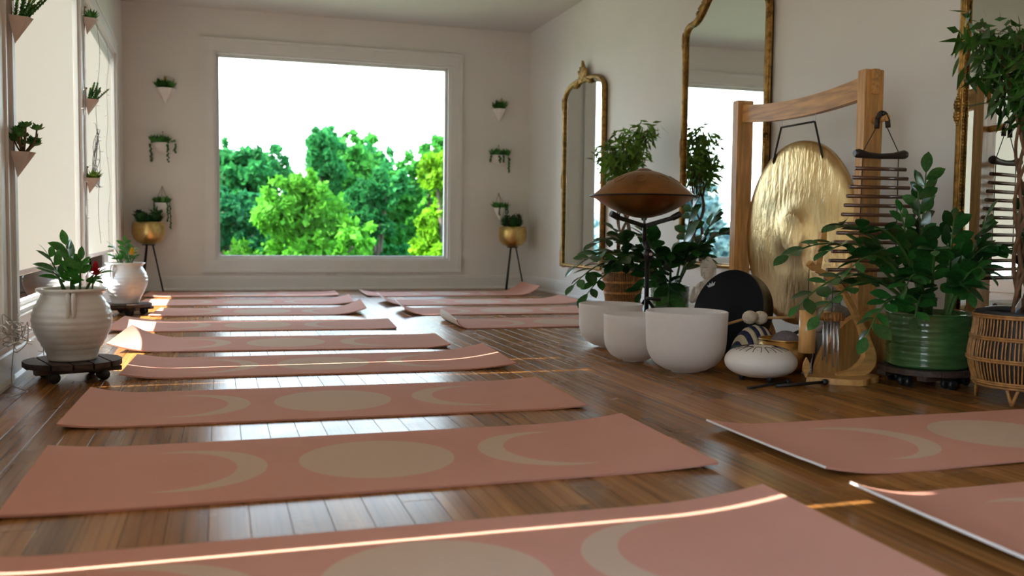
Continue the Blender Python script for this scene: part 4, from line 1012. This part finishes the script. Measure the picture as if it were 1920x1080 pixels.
# ================================================================== TONGUE DRUM, mallets, bowls and textiles in front of the gong
td = tag(empty('tongue_drum', (2.175, 3.41, 0.0)), 'cream steel tongue drum lying in front of the gong', 'tongue drum')
RT = 0.150; zc = 0.083
def shell(s, H): return [(RT * math.cos(a) ** 0.75 if a < PI / 2 - 1e-6 else 0.0, zc + s * H * math.sin(a) ** 0.95) for a in [PI / 2 * i / 16 for i in range(17)]]
g = G(); g.lathe(shell(1, 0.066), 56); tsh = obj('top_shell', g, 'steel_cream', td)
g = G(); g.lathe(shell(-1, 0.066), 56); obj('bottom_shell', g, 'steel_cream', td)
for k in range(3):
    a = 2 * PI * k / 3 + 0.5; g = G(); g.lathe([(0, 0.0), (0.012, 0.0), (0.013, 0.034), (0, 0.034)], 10, (math.cos(a) * 0.075, math.sin(a) * 0.075, 0.0005)); obj('rubber_foot', g, 'black_plastic', td)
def on_top(r): 
    f = r / RT; a = math.acos(min(1, f ** (1 / 0.75))); return zc + 0.066 * math.sin(a) ** 0.95 + 0.0008
for k in range(11):                                      # cut slots: a U of three strokes for each tongue
    a = 2 * PI * k / 11
    g = G()
    def P2(r, da): return (math.cos(a + da) * r, math.sin(a + da) * r, on_top(r))
    g.tube([P2(0.060, -0.19), P2(0.085, -0.17), P2(0.112, -0.15)], 0.0016, 5); g.tube([P2(0.060, 0.19), P2(0.085, 0.17), P2(0.112, 0.15)], 0.0016, 5)
    g.tube([P2(0.060, -0.19), P2(0.052, 0.0), P2(0.060, 0.19)], 0.0016, 5); obj('tongue_slot', g, 'slot_dark', tsh)
    g = G(); p = P2(0.095, 0.0); g.lathe([(0, 0.0006), (0.0045, 0)], 8, p); obj('note_dot', g, 'slot_dark', tsh)
def mallet(name, p0, p1, r, head, hr, hmat, smat, label, cat='mallet', grp=None):
    p0, p1 = Vector(p0), Vector(p1); t = tag(empty(name, (p0.x, p0.y, 0)), label, cat, grp); o = Vector((p0.x, p0.y, 0))
    g = G(); g.tube([p0 - o, p1 - o], [r, r * 0.9], 8); obj('handle', g, smat, t)
    g = G(); d = (p1 - p0).normalized(); rnd = random.Random(5)
    if head == 'ball': g.ball(p1 - o + d * hr * 0.6, (hr, hr, hr * 0.9), 14)
    obj('head', g, hmat, t); return t
mallet('drum_mallet', (1.99, 3.205, 0.009), (2.22, 3.285, 0.012), 0.006, 'ball', 0.0125, 'black_plastic', 'black_plastic', 'thin black drum mallet on the floor before the tongue drum', 'mallet', 'black mallets under the tongue drum')
mallet('drum_mallet', (2.13, 3.225, 0.009), (2.36, 3.235, 0.014), 0.007, 'ball', 0.0145, 'black_plastic', 'black_plastic', 'thicker black drum mallet on the floor nearest the wooden chime stand', 'mallet', 'black mallets under the tongue drum')
sb = tag(empty('brass_bowl', (2.425, 3.605, 0)), 'brass bowl half hidden behind the tongue drum', 'bowl')
g = G(); g.lathe([(0, 0.0005), (0.07, 0.001), (0.105, 0.03), (0.118, 0.08), (0.118, 0.148), (0.112, 0.148), (0.110, 0.08), (0.09, 0.03), (0, 0.012)], 40); obj('bowl', g, 'brass', sb)
g = G(); g.tube([(0.116 * math.cos(a), 0.116 * math.sin(a), 0.149) for a in [2 * PI * i / 40 for i in range(40)]], 0.0045, 6, closed=True); obj('rim', g, 'brass', sb)
cu = tag(empty('cushion', (2.19, 3.74, 0)), 'dark teal cushion between the biggest bowl and the brass bowl', 'cushion')
cu.location = (2.245, 3.665, 0)
g = G(); g.lathe([(0, 0.001), (0.05, 0.004), (0.062, 0.03), (0.066, 0.06), (0.061, 0.095), (0.042, 0.113), (0, 0.118)], 32); obj('cover', g, 'cloth_teal', cu)
g = G(); g.tube([(0.067 * math.cos(a), 0.067 * math.sin(a), 0.06) for a in [2 * PI * i / 32 for i in range(32)]], 0.004, 6, closed=True); obj('piping', g, 'cloth_teal', cu)
kb_ = tag(empty('knitted_bundle', (2.405, 3.825, 0)), 'navy and cream striped knitted bundle in front of the gong', 'textile')
NB = 11
for i in range(NB):                                      # stripes: successive bands of a rolled knit mound
    u0_, u1_ = -1 + 2 * i / NB, -1 + 2 * (i + 1) / NB; g = G(); vs = []; fs = []; n2 = 14
    for j in range(5):
        u = lerp(u0_, u1_, j / 4); rad = 0.125 * math.sqrt(max(0.02, 1 - (u * 0.92) ** 2)) + 0.006 * math.sin(PI * j / 4)
        for k in range(n2 + 1): a = PI * k / n2; vs.append((u * 0.145, math.cos(a) * rad * 0.62, 0.002 + math.sin(a) * rad * 1.45))
    for j in range(4):
        for k in range(n2): q = j * (n2 + 1) + k; fs.append((q, q + 1, q + n2 + 2, q + n2 + 1))
    g.add(vs, fs, True); obj('stripe', g, 'knit_cream' if i % 2 else 'knit_navy', kb_)
kb_.rotation_euler = (0, 0, 0.30)
fg = tag(empty('felt_ball', (2.428, 3.607, 0.0)), 'grey felt gong beater head resting in the brass bowl', 'beater')
g = G(); g.ball((0, 0, 0.115), (0.072, 0.072, 0.072), 18); obj('felt_head', g, 'felt_grey', fg)
g = G(); g.tube([(0.03, 0.02, 0.16), (0.19, 0.10, 0.19)], 0.008, 8); obj('handle', g, 'black_wood', fg)
for (p0, p1, lab) in (((2.19, 3.89, 0.165), (2.345, 3.815, 0.222), 'left fluffy cream gong mallet lying over the knitted bundle'), ((2.60, 3.79, 0.225), (2.455, 3.825, 0.224), 'right fluffy cream gong mallet lying over the knitted bundle')):
    m_ = mallet('gong_mallet', p0, p1, 0.007, 'ball', 0.036, 'felt_cream', 'wood_light', lab, 'mallet', 'fluffy gong mallets')

# ---- curved wooden chime stand with a bamboo chime and a metal tube chime
cs = tag(empty('chime_stand', (2.49, 3.295, 0)), 'curved honey wood chime stand with a flat foot', 'stand')
pl = [(-0.155, 0.02), (-0.10, 0.075), (0.0, 0.09), (0.10, 0.075), (0.165, 0.03), (0.165, -0.035), (0.09, -0.075), (0.02, -0.115), (-0.08, -0.06)]
Pb = spline([(a, b, 0) for a, b in pl] + [(pl[0][0], pl[0][1], 0)], 5)[:-1]
g = G(); g.prism([(p.x, p.y) for p in Pb], 0.001, 0.026, 'z'); obj('base_plate', g, 'honey_wood', cs)
path = spline([(-0.02, 0.0, 0.028), (0.07, 0.0, 0.045), (0.128, 0.0, 0.095), (0.105, 0.0, 0.19), (0.055, 0.0, 0.29), (-0.01, 0.0, 0.385), (-0.08, 0.0, 0.445), (-0.145, 0.0, 0.475), (-0.175, 0.0, 0.500)], 6)
wid = []
for i in range(len(path)): q = i / (len(path) - 1); wid.append(0.020 + 0.045 * math.exp(-((q - 0.22) / 0.13) ** 2) + 0.008 * max(0, q - 0.8))
L_, R_ = [], []
for i, p in enumerate(path):
    tg = (path[min(i + 1, len(path) - 1)] - path[max(i - 1, 0)]).normalized(); nn_ = Vector((-tg.z, 0, tg.x)); L_.append(p + nn_ * wid[i] * 0.4); R_.append(p - nn_ * wid[i] * 0.6)
g = G(); K = len(path); vs = []
for yy in (-0.014, 0.014): vs += [(p.x, yy, max(0.0265, p.z)) for p in L_] + [(p.x, yy, max(0.0265, p.z)) for p in R_]
fs = []
for i in range(K - 1):
    fs += [(i, i + 1, K + i + 1, K + i), (2 * K + i, 3 * K + i, 3 * K + i + 1, 2 * K + i + 1), (i, 2 * K + i, 2 * K + i + 1, i + 1), (K + i, K + i + 1, 3 * K + i + 1, 3 * K + i)]
fs += [(0, K, 3 * K, 2 * K), (K - 1, 3 * K - 1, 4 * K - 1, 2 * K - 1)]
g.add(vs, fs, False); obj('curved_arm', g, 'honey_wood', cs)
g = G(); pk = [(-0.150, 0.462), (-0.125, 0.462), (-0.115, 0.53), (-0.100, 0.60), (-0.100, 0.632), (-0.124, 0.632), (-0.128, 0.60), (-0.142, 0.54)]
g.prism(pk, -0.012, 0.012, 'y'); obj('finial', g, 'honey_wood', cs)
bc = tag(empty('bamboo_chime', (2.318, 3.295, 0.130)), 'bamboo tube chime hanging from the curved wooden stand', 'wind chime')
g = G(); g.lathe([(0.030, 0.0), (0.034, 0.0), (0.034, 0.175), (0.030, 0.175), (0.030, 0.0)], 28); obj('tube', g, 'bamboo', bc)
g = G(); g.lathe([(0.0, 0.168), (0.030, 0.168), (0.030, 0.174), (0, 0.174)], 24); obj('top_disc', g, 'bamboo', bc)
g = G(); g.tube([(0, 0, 0.172), (0, 0, 0.345)], 0.0018, 5); g.tube([(0, 0, 0.168), (0, 0, -0.03)], 0.0012, 5); obj('cord', g, 'cord', bc)
g = G(); g.prism([(0, -0.02), (-0.014, -0.045), (-0.016, -0.075), (0, -0.105), (0.016, -0.075), (0.014, -0.045)], -0.004, 0.004, 'y'); obj('wind_sail', g, 'honey_wood', bc)
tcg = tag(empty('tube_chime', (2.435, 3.295, 0.0)), 'silver metal tube chime hanging under a ribbed wooden ring', 'wind chime')
g = G(); g.lathe([(0.0, 0.262), (0.040, 0.262), (0.046, 0.270), (0.046, 0.288), (0.040, 0.296), (0, 0.296)], 24)
for k in range(20): a = 2 * PI * k / 20; g.tube([(0.046 * math.cos(a), 0.046 * math.sin(a), 0.262), (0.046 * math.cos(a), 0.046 * math.sin(a), 0.296)], 0.004, 5)
obj('ring', g, 'wicker', tcg)
g = G(); g.tube([(0, 0, 0.29), (0.0, 0, 0.40)], 0.0018, 5); obj('cord', g, 'cord', tcg)
for k in range(7):
    a = 2 * PI * k / 7; c, s = math.cos(a) * 0.030, math.sin(a) * 0.030; g = G(); g.tube([(c, s, 0.255), (c, s, 0.10 - 0.012 * k + 0.03)], 0.0046, 10); tb = obj('tube', g, 'steel', tcg)
    g = G(); g.tube([(c, s, 0.263), (c, s, 0.254)], 0.001, 4); obj('thread', g, 'cord', tb)

# ================================================================== STATUES
def statue(loc, rz, H, m, label, cat='statue', bun=True, bell=False):
    t = tag(empty('stone_statue', loc, rz), label, cat, 'carved stone statues'); k = H / 0.46
    g = G()
    body = [(0.0, 0.0), (0.085, 0.0), (0.088, 0.02), (0.075, 0.035), (0.080, 0.08), (0.078, 0.15), (0.070, 0.21), (0.076, 0.26), (0.072, 0.295), (0.045, 0.318), (0.026, 0.328), (0.025, 0.345)]
    if bell: body = [(0.0, 0.0), (0.098, 0.0), (0.100, 0.03), (0.092, 0.10), (0.090, 0.18), (0.085, 0.25), (0.078, 0.30), (0.045, 0.322), (0.028, 0.33), (0.026, 0.345)]
    P = spline([(a * k, 0, b * k) for a, b in body[1:]], 4); g.lathe([(0, 0)] + [(p.x, p.z) for p in P], 28, ey=0.72)
    for q in range(5): g.tube([(0.074 * k * math.cos(a), 0.074 * k * 0.72 * math.sin(a) - 0.002, (0.06 + q * 0.035 + 0.02 * math.sin(a * 2)) * k) for a in [PI * 1.1 + PI * 0.8 * i / 12 for i in range(13)]], 0.003 * k, 5)
    obj('robed_body', g, m, t)
    hz = 0.385 * k
    g = G(); g.ball((0, -0.004 * k, hz), (0.040 * k, 0.046 * k, 0.052 * k), 22)
    g.ball((0, -0.030 * k, hz - 0.034 * k), (0.020 * k, 0.016 * k, 0.014 * k), 12)                      # chin
    g.prism([(-0.045 * k, hz + 0.016 * k), (-0.060 * k, hz - 0.008 * k), (-0.046 * k, hz - 0.012 * k)], -0.007 * k, 0.007 * k, 'x')   # nose
    hd_ = obj('head', g, m, t)
    for s in (-1, 1):
        g = G(); g.ball((s * 0.016 * k, -0.041 * k, hz + 0.008 * k), (0.010 * k, 0.007 * k, 0.005 * k), 10); obj('eyelid', g, m, hd_)
        g = G(); g.tube([(s * (0.005 + 0.005 * i) * k, (-0.046 + 0.0022 * i) * k, hz + (0.020 + 0.002 * math.sin(i * 0.8)) * k) for i in range(5)], 0.0022 * k, 5); obj('brow', g, m, hd_)
        g = G(); g.ball((s * 0.041 * k, 0.004 * k, hz - 0.008 * k), (0.007 * k, 0.010 * k, 0.028 * k), 10); obj('ear', g, m, hd_)
    g = G(); g.ball((0, -0.046 * k, hz - 0.021 * k), (0.012 * k, 0.005 * k, 0.0045 * k), 10); g.ball((0, -0.045 * k, hz - 0.027 * k), (0.009 * k, 0.005 * k, 0.004 * k), 8); obj('lips', g, m, hd_)
    g = G()
    for i in range(6):
        zz = hz + (0.022 + 0.008 * i) * k; rr = 0.044 * k * math.sqrt(max(0.05, 1 - ((0.016 + 0.008 * i) / 0.056) ** 2))
        g.tube([(rr * math.cos(a), 0.002 * k + rr * 1.1 * math.sin(a), zz) for a in [2 * PI * j / 20 for j in range(20)]], 0.006 * k, 6, closed=True)
    g.lathe([(0.024 * k, 0.0), (0.022 * k, 0.012 * k), (0.012 * k, 0.026 * k), (0.0, 0.032 * k)], 14, (0, 0.004 * k, hz + 0.052 * k)); obj('hair', g, m, hd_)
    for s in (-1, 1):                                     # forearms rising to joined palms
        g = G(); g.tube(spline([(s * 0.072 * k, 0.0, 0.285 * k), (s * 0.088 * k, -0.012 * k, 0.22 * k), (s * 0.060 * k, -0.062 * k, 0.215 * k), (s * 0.012 * k, -0.084 * k, 0.262 * k)], 5), [lerp(0.022, 0.012, i / 15) * k for i in range(16)], 9); ar = obj('arm', g, m, t)
        g = G(); g.ball((s * 0.007 * k, -0.085 * k, 0.278 * k), (0.007 * k, 0.012 * k, 0.028 * k), 10)
        for q in range(4): g.tube([(s * 0.007 * k, (-0.094 + 0.006 * q) * k, 0.295 * k), (s * 0.005 * k, (-0.092 + 0.0055 * q) * k, (0.318 + 0.005 * (q in (1, 2))) * k)], 0.0032 * k, 6)
        g.tube([(s * 0.008 * k, -0.078 * k, 0.270 * k), (s * 0.008 * k, -0.066 * k, 0.292 * k)], 0.0036 * k, 6); obj('hand', g, m, ar)
    return t
statue((2.775, 4.94, 0.0005), -0.95, 0.475, 'stone_white', 'pale carved praying statue peeking from behind the black drum')
statue((2.635, 3.545, 0.0005), -0.6, 0.425, 'stone_grey', 'weathered grey stone statue behind the chime stand', bell=True)

# ================================================================== BIG GREEN POTS with arching glossy foliage
def green_pot(loc, R, H, label, tips, seed, ln, z0=0.0, nl=(11, 15), rz=0.0):
    rnd = random.Random(seed); t = tag(empty('potted_zamia', loc, rz), label, 'potted plant', 'glossy plants in green glazed pots')
    g = G(); prof = [(0, z0), (R * 0.93, z0), (R * 0.96, z0 + 0.006)]
    for i in range(26):
        q = i / 25; prof.append((R * (0.965 + 0.035 * q) + 0.0016 * math.sin(q * 2 * PI * 9), z0 + 0.006 + (H - 0.012) * q))
    prof += [(R + 0.003, z0 + H - 0.003), (R, z0 + H), (R - 0.010, z0 + H), (R - 0.013, z0 + H - 0.04)]
    g.lathe(prof, 48); obj('pot', g, 'green_glaze', t)
    g = G(); g.lathe([(0, z0 + H - 0.022), (R - 0.012, z0 + H - 0.026)], 28); obj('soil', g, 'soil', t)
    for (dx, dy, dz) in tips:
        a = math.atan2(dy, dx); b = R * rnd.uniform(0.1, 0.55); base = (math.cos(a) * b, math.sin(a) * b, z0 + H - 0.03)
        hor = math.hypot(dx, dy); arch = 0.10 + 0.28 * hor if dz < 0.62 else 0.03
        zz_stem(t, base, (dx, dy, dz), arch, rnd.randint(*nl), ln, LEAF_ZZ, 0.009, rnd, 0.30)
    return t
TL = [(-0.758, -0.3, 0.317), (-0.696, -0.35, 0.269), (-0.704, -0.2, 0.419), (-0.533, -0.1, 0.556), (-0.388, 0.0, 0.637), (-0.36, -0.33, 0.27), (-0.324, -0.2, 0.60), (-0.137, -0.25, 0.20), (-0.102, -0.2, 0.50), (0.174, 0.05, 0.80),
      (0.258, -0.1, 0.745), (0.348, -0.1, 0.613), (0.145, -0.22, 0.46), (0.082, -0.2, 0.515), (-0.264, -0.25, 0.43), (-0.515, -0.28, 0.43), (-0.109, 0.1, 0.607)]
TR = [(-0.734, -0.06, 0.534), (-0.717, -0.11, 0.343), (-0.675, -0.18, 0.308), (-0.512, -0.06, 0.65), (-0.565, -0.08, 0.556), (-0.497, -0.23, 0.23), (-0.529, -0.18, 0.498), (-0.218, -0.06, 0.717), (-0.013, 0.04, 0.884), (-0.054, 0.04, 0.832),
      (0.046, -0.06, 0.679), (0.122, -0.16, 0.70), (0.137, -0.18, 0.583), (0.024, -0.26, 0.48), (0.163, -0.24, 0.564), (-0.332, -0.24, 0.419), (-0.194, -0.23, 0.561), (-0.382, -0.11, 0.641), (-0.25, -0.2, 0.30), (0.0, -0.2, 0.40)]
caddy((2.82, 3.165, 0), 'dark round wheeled caddy under the front green pot', 0.195, 3, 5, 0.2, nw=5)
green_pot((2.82, 3.165, 0.0785), 0.175, 0.225, 'front green glazed pot with a sprawling dark glossy plant', [(a, b, c - 0.0785) for a, b, c in TR], 61, 0.098, nl=(14, 15))
green_pot((2.66, 5.20, 0.0), 0.118, 0.295, 'rear green glazed pot with arching glossy plant behind the handpan', TL, 62, 0.122, nl=(16, 17))

# ================================================================== WICKER BASKETS with braided trees
def wicker_basket(g_name, loc, prof, label, nst, legs, seed, rings):
    t = tag(empty('wicker_basket', loc), label, 'basket', 'wicker basket planters'); rnd = random.Random(seed)
    P = spline([(a, 0, b) for a, b in prof], 5)
    g = G(); g.lathe([(max(0.001, p.x - 0.012), p.z) for p in P], 32); g.lathe([(0, P[0].z), (max(0.001, P[0].x - 0.012), P[0].z)], 32); obj('liner', g, 'liner', t)
    for i in range(nst):
        a = 2 * PI * i / nst + rnd.uniform(-0.01, 0.01); g = G()
        g.tube([(p.x * math.cos(a), p.x * math.sin(a), p.z) for p in P[::2]], 0.0030, 5); obj('stake', g, 'wicker', t)
    for zz in rings:
        p = min(P, key=lambda q: abs(q.z - zz)); g = G()
        for o_ in (-0.004, 0.004): g.tube([((p.x + 0.004) * math.cos(a), (p.x + 0.004) * math.sin(a), zz + o_) for a in [2 * PI * j / 40 for j in range(40)]], 0.0042, 5, closed=True)
        obj('band', g, 'wicker', t)
    for k in range(legs):
        a = 2 * PI * k / legs + 0.55; c, s = math.cos(a), math.sin(a); r0 = prof[0][0]; g = G()
        for w in (-0.022, 0.022): g.tube([(c * (r0 - 0.002) - s * w, s * (r0 - 0.002) + c * w, prof[0][1] + 0.01), (c * (r0 + 0.002), s * (r0 + 0.002), 0.004)], 0.006, 6)
        obj('leg', g, 'wicker', t)
    g = G(); rt = P[-1].x - 0.015; g.tube([(rt * math.cos(a), rt * math.sin(a), P[-1].z - 0.002) for a in [2 * PI * j / 36 for j in range(36)]], 0.012, 8, closed=True); obj('inner_pot_rim', g, 'liner', t)
    g = G(); g.lathe([(0, P[-1].z - 0.02), (rt, P[-1].z - 0.02)], 24); obj('soil', g, 'soil', t)
    return t
def braided_trunk(t, z0, z1, r, nst, turns, m='bark'):
    for k in range(nst):
        sg = 1 if k % 2 else -1; a0 = 2 * PI * k / nst; pts = []; n = 26
        for i in range(n + 1):
            q = i / n; a = a0 + sg * turns * 2 * PI * q; rr = r * (0.75 + 0.35 * q) + 0.006 * sg; pts.append((rr * math.cos(a), rr * math.sin(a), lerp(z0, z1, q)))
        g = G(); g.tube(pts, [lerp(0.0085, 0.006, i / n) for i in range(n + 1)], 6); obj('braided_stem', g, m, t)
def ficus(t, z0, z1, zt, R, r, nst, turns, nbr, nleaf, ln, seed, single, mname):
    rnd = random.Random(seed); braided_trunk(t, z0, z1, r, nst, turns)
    ctr = []
    for k in range(nbr):
        a = 2 * PI * k / nbr * 1.0 + rnd.uniform(-0.3, 0.3); rr = R * rnd.uniform(0.3, 0.95); tip = Vector((math.cos(a) * rr, math.sin(a) * rr, lerp(z1, zt, rnd.uniform(0.35, 0.98))))
        P = bez((math.cos(a) * r, math.sin(a) * r, z1 - 0.02), (math.cos(a) * rr * 0.55, math.sin(a) * rr * 0.55, tip.z - 0.02), tip, 9)
        g = G(); g.tube(P, [lerp(0.0055, 0.0015, i / 8) for i in range(9)], 5); ctr.append((P, obj('branch', g, 'bark', t)))
    if single:
        for i in range(nleaf):
            P, br = ctr[i % nbr]; p = P[rnd.randint(3, 8)] + Vector((rnd.gauss(0, 1), rnd.gauss(0, 1), rnd.gauss(0, 0.7))) * 0.028
            d = Vector((rnd.gauss(0, 0.35), rnd.gauss(0, 0.35), -1.2 + rnd.uniform(0, 0.5))); put_leaf(LEAF_FI, br, p, d, (rnd.gauss(0, 1), rnd.gauss(0, 1), 0.3), ln * rnd.uniform(0.7, 1.2))
    if True:
        for (P, br) in ctr:
            g = G()
            for i in range((nleaf if not single else 900) // nbr):
                p = P[rnd.randint(2, 8)] + Vector((rnd.gauss(0, 1), rnd.gauss(0, 1), rnd.gauss(0, 0.9))) * 0.035
                d = Vector((rnd.gauss(0, 0.6), rnd.gauss(0, 0.6), rnd.uniform(-1.2, 0.2))).normalized(); s = d.orthogonal().normalized(); s = Quaternion(d, rnd.uniform(0, 6)) @ s; l = ln * rnd.uniform(0.6, 1.2); w = l * 0.13
                g.add([p, p + d * l * 0.4 + s * w, p + d * l, p + d * l * 0.4 - s * w], [(0, 1, 2, 3)], True)
            stuff(obj('foliage', g, mname, br, fix=False))
bk1 = wicker_basket('wicker_basket', (2.885, 6.41, 0), [(0.115, 0.012), (0.125, 0.08), (0.145, 0.22), (0.160, 0.345)], 'tapered wicker basket with a braided tree near the smaller mirror', 72, 0, 71, (0.03, 0.10, 0.17, 0.25, 0.33))
ficus(bk1, 0.33, 0.92, 1.40, 0.26, 0.045, 6, 0.9, 12, 1100, 0.085, 72, False, 'leaf_ficus')
bk2 = wicker_basket('wicker_basket', (2.875, 2.735, 0), [(0.160, 0.062), (0.178, 0.10), (0.192, 0.165), (0.190, 0.21), (0.178, 0.28), (0.176, 0.335)], 'round wicker basket with a lattice braided tree at the right picture edge', 84, 4, 73, (0.070, 0.080, 0.165, 0.245, 0.325))
ficus(bk2, 0.31, 1.03, 1.44, 0.22, 0.050, 8, 0.85, 18, 290, 0.095, 74, True, 'leaf_ficus_dark')
cd = tag(empty('printed_card', (2.80, 2.70, 0.3265), 0.5), 'white card with a blue mark stuck in the right wicker basket', 'card')
Mc = Matrix.Translation((0, 0, 0.035)) @ Matrix.Rotation(0.25, 4, 'X') @ Matrix.Rotation(0.72, 4, 'Y')
g = G(); g.box((-0.027, -0.0008, -0.024), (0.027, 0.0008, 0.024), M=Mc); obj('card_face', g, 'paper_white', cd)
g = G(); g.add([Mc @ Vector(p) for p in ((0.000, -0.0014, -0.022), (0.025, -0.0014, -0.022), (0.025, -0.0014, 0.012), (0.010, -0.0014, -0.004))], [(0, 1, 2, 3)]); obj('blue_mark', g, 'print_blue', cd, fix=False)

# ================================================================== STRING LIGHTS
def fairy(name, pts, label, nb, wm='wire_clear', r=0.0014, seed=0, sub=6, bl=0.016):
    rnd = random.Random(seed); t = tag(empty(name, pts[0]), label, 'string lights', 'strings of fairy lights'); o = Vector(pts[0])
    P = spline([Vector(p) - o for p in pts], sub); g = G(); g.tube(P, r, 5); obj('wire', g, wm, t)
    g = G(); step = max(1, len(P) // nb)
    for i in range(step // 2, len(P), step):
        d = Vector((rnd.uniform(-1, 1), rnd.uniform(-1, 1), rnd.uniform(-0.4, 0.1))).normalized(); g.tube([P[i], P[i] + d * bl], [0.0026, 0.0014], 5)
    stuff(obj('bulbs', g, 'bulb_clear', t)); return t
top_pts = []
for k in range(13):
    q = k / 12; top_pts.append((lerp(WX0 + 0.03, WX1 - 0.03, q), YB + 0.045, WZ1 - 0.035 - 0.045 * abs(math.sin(q * PI * 2))))
fairy('string_lights', [(WX0 + 0.028, YB + 0.045, WZ0 + 0.06), (WX0 + 0.026, YB + 0.045, 0.9), (WX0 + 0.030, YB + 0.045, 1.7)] + top_pts + [(WX1 - 0.027, YB + 0.045, 1.5), (WX1 - 0.03, YB + 0.045, 0.7), (WX1 - 0.028, YB + 0.045, WZ0 + 0.07)], 'fairy lights strung around the inside of the picture window', 60, seed=1, sub=8)
def lwv(n, y, z): return tuple(lwp(n, y, z))
fairy('string_lights', [lwv(0.034 + 0.006 * (k % 2), 6.33 + 0.03 * math.sin(k * 1.7), 2.2 - 0.17 * k) for k in range(12)], 'fairy light strand hanging down the near edge of the window post', 14, seed=2, bl=0.022)
fairy('string_lights', [lwv(0.045 + 0.012 * math.sin(k * 1.3), 7.05 + 0.05 * math.sin(k * 0.9), 2.0 - 0.15 * k) for k in range(11)], 'fairy light strand across the blind closest to the end wall', 12, 'wire_dark', seed=3, bl=0.025)
fairy('string_lights', [lwv(0.042 + 0.008 * math.sin(k * 2.1), 7.75 + 0.07 * math.sin(k * 1.1), 2.02 - 0.16 * k) for k in range(11)], 'fairy light strand over the far half of the last blind', 10, 'wire_clear', seed=4, bl=0.025)
tp = [lwv(0.055 + 0.022 * math.sin(k * 2.3), 6.80 + 0.07 * math.sin(k * 1.9), 1.30 - 0.42 * abs(math.sin(k * 0.55))) for k in range(26)]
fairy('string_lights', tp, 'tangle of fairy lights below the middle post planter', 34, 'wire_dark', 0.0018, 5, 5, 0.03)
rn = random.Random(8)
tp = [lwv(0.07 + rn.uniform(-0.03, 0.05), 3.78 + rn.uniform(-0.12, 0.12), 0.24 + rn.uniform(-0.08, 0.06)) for k in range(30)]
fairy('string_lights', tp + [lwv(0.05, 3.88, 0.12), lwv(0.045, 3.88, 0.03), lwv(0.07, 3.84, 0.012), lwv(0.12, 3.75, 0.01), lwv(0.07, 3.65, 0.008)], 'tangled fairy lights bundled at the lower left picture edge', 40, 'wire_clear', 0.0018, 6, 6, 0.028)
fairy('string_lights', [lwv(0.034, 4.62, 0.22), lwv(0.036, 4.6, 0.17), lwv(0.04, 4.66, 0.12), lwv(0.042, 4.63, 0.06), lwv(0.06, 4.55, 0.012), lwv(0.09, 4.42, 0.006)], 'loose dark fairy light lead trailing down to the floor by the urn', 8, 'wire_dark', 0.0018, 7, 5, 0.03)
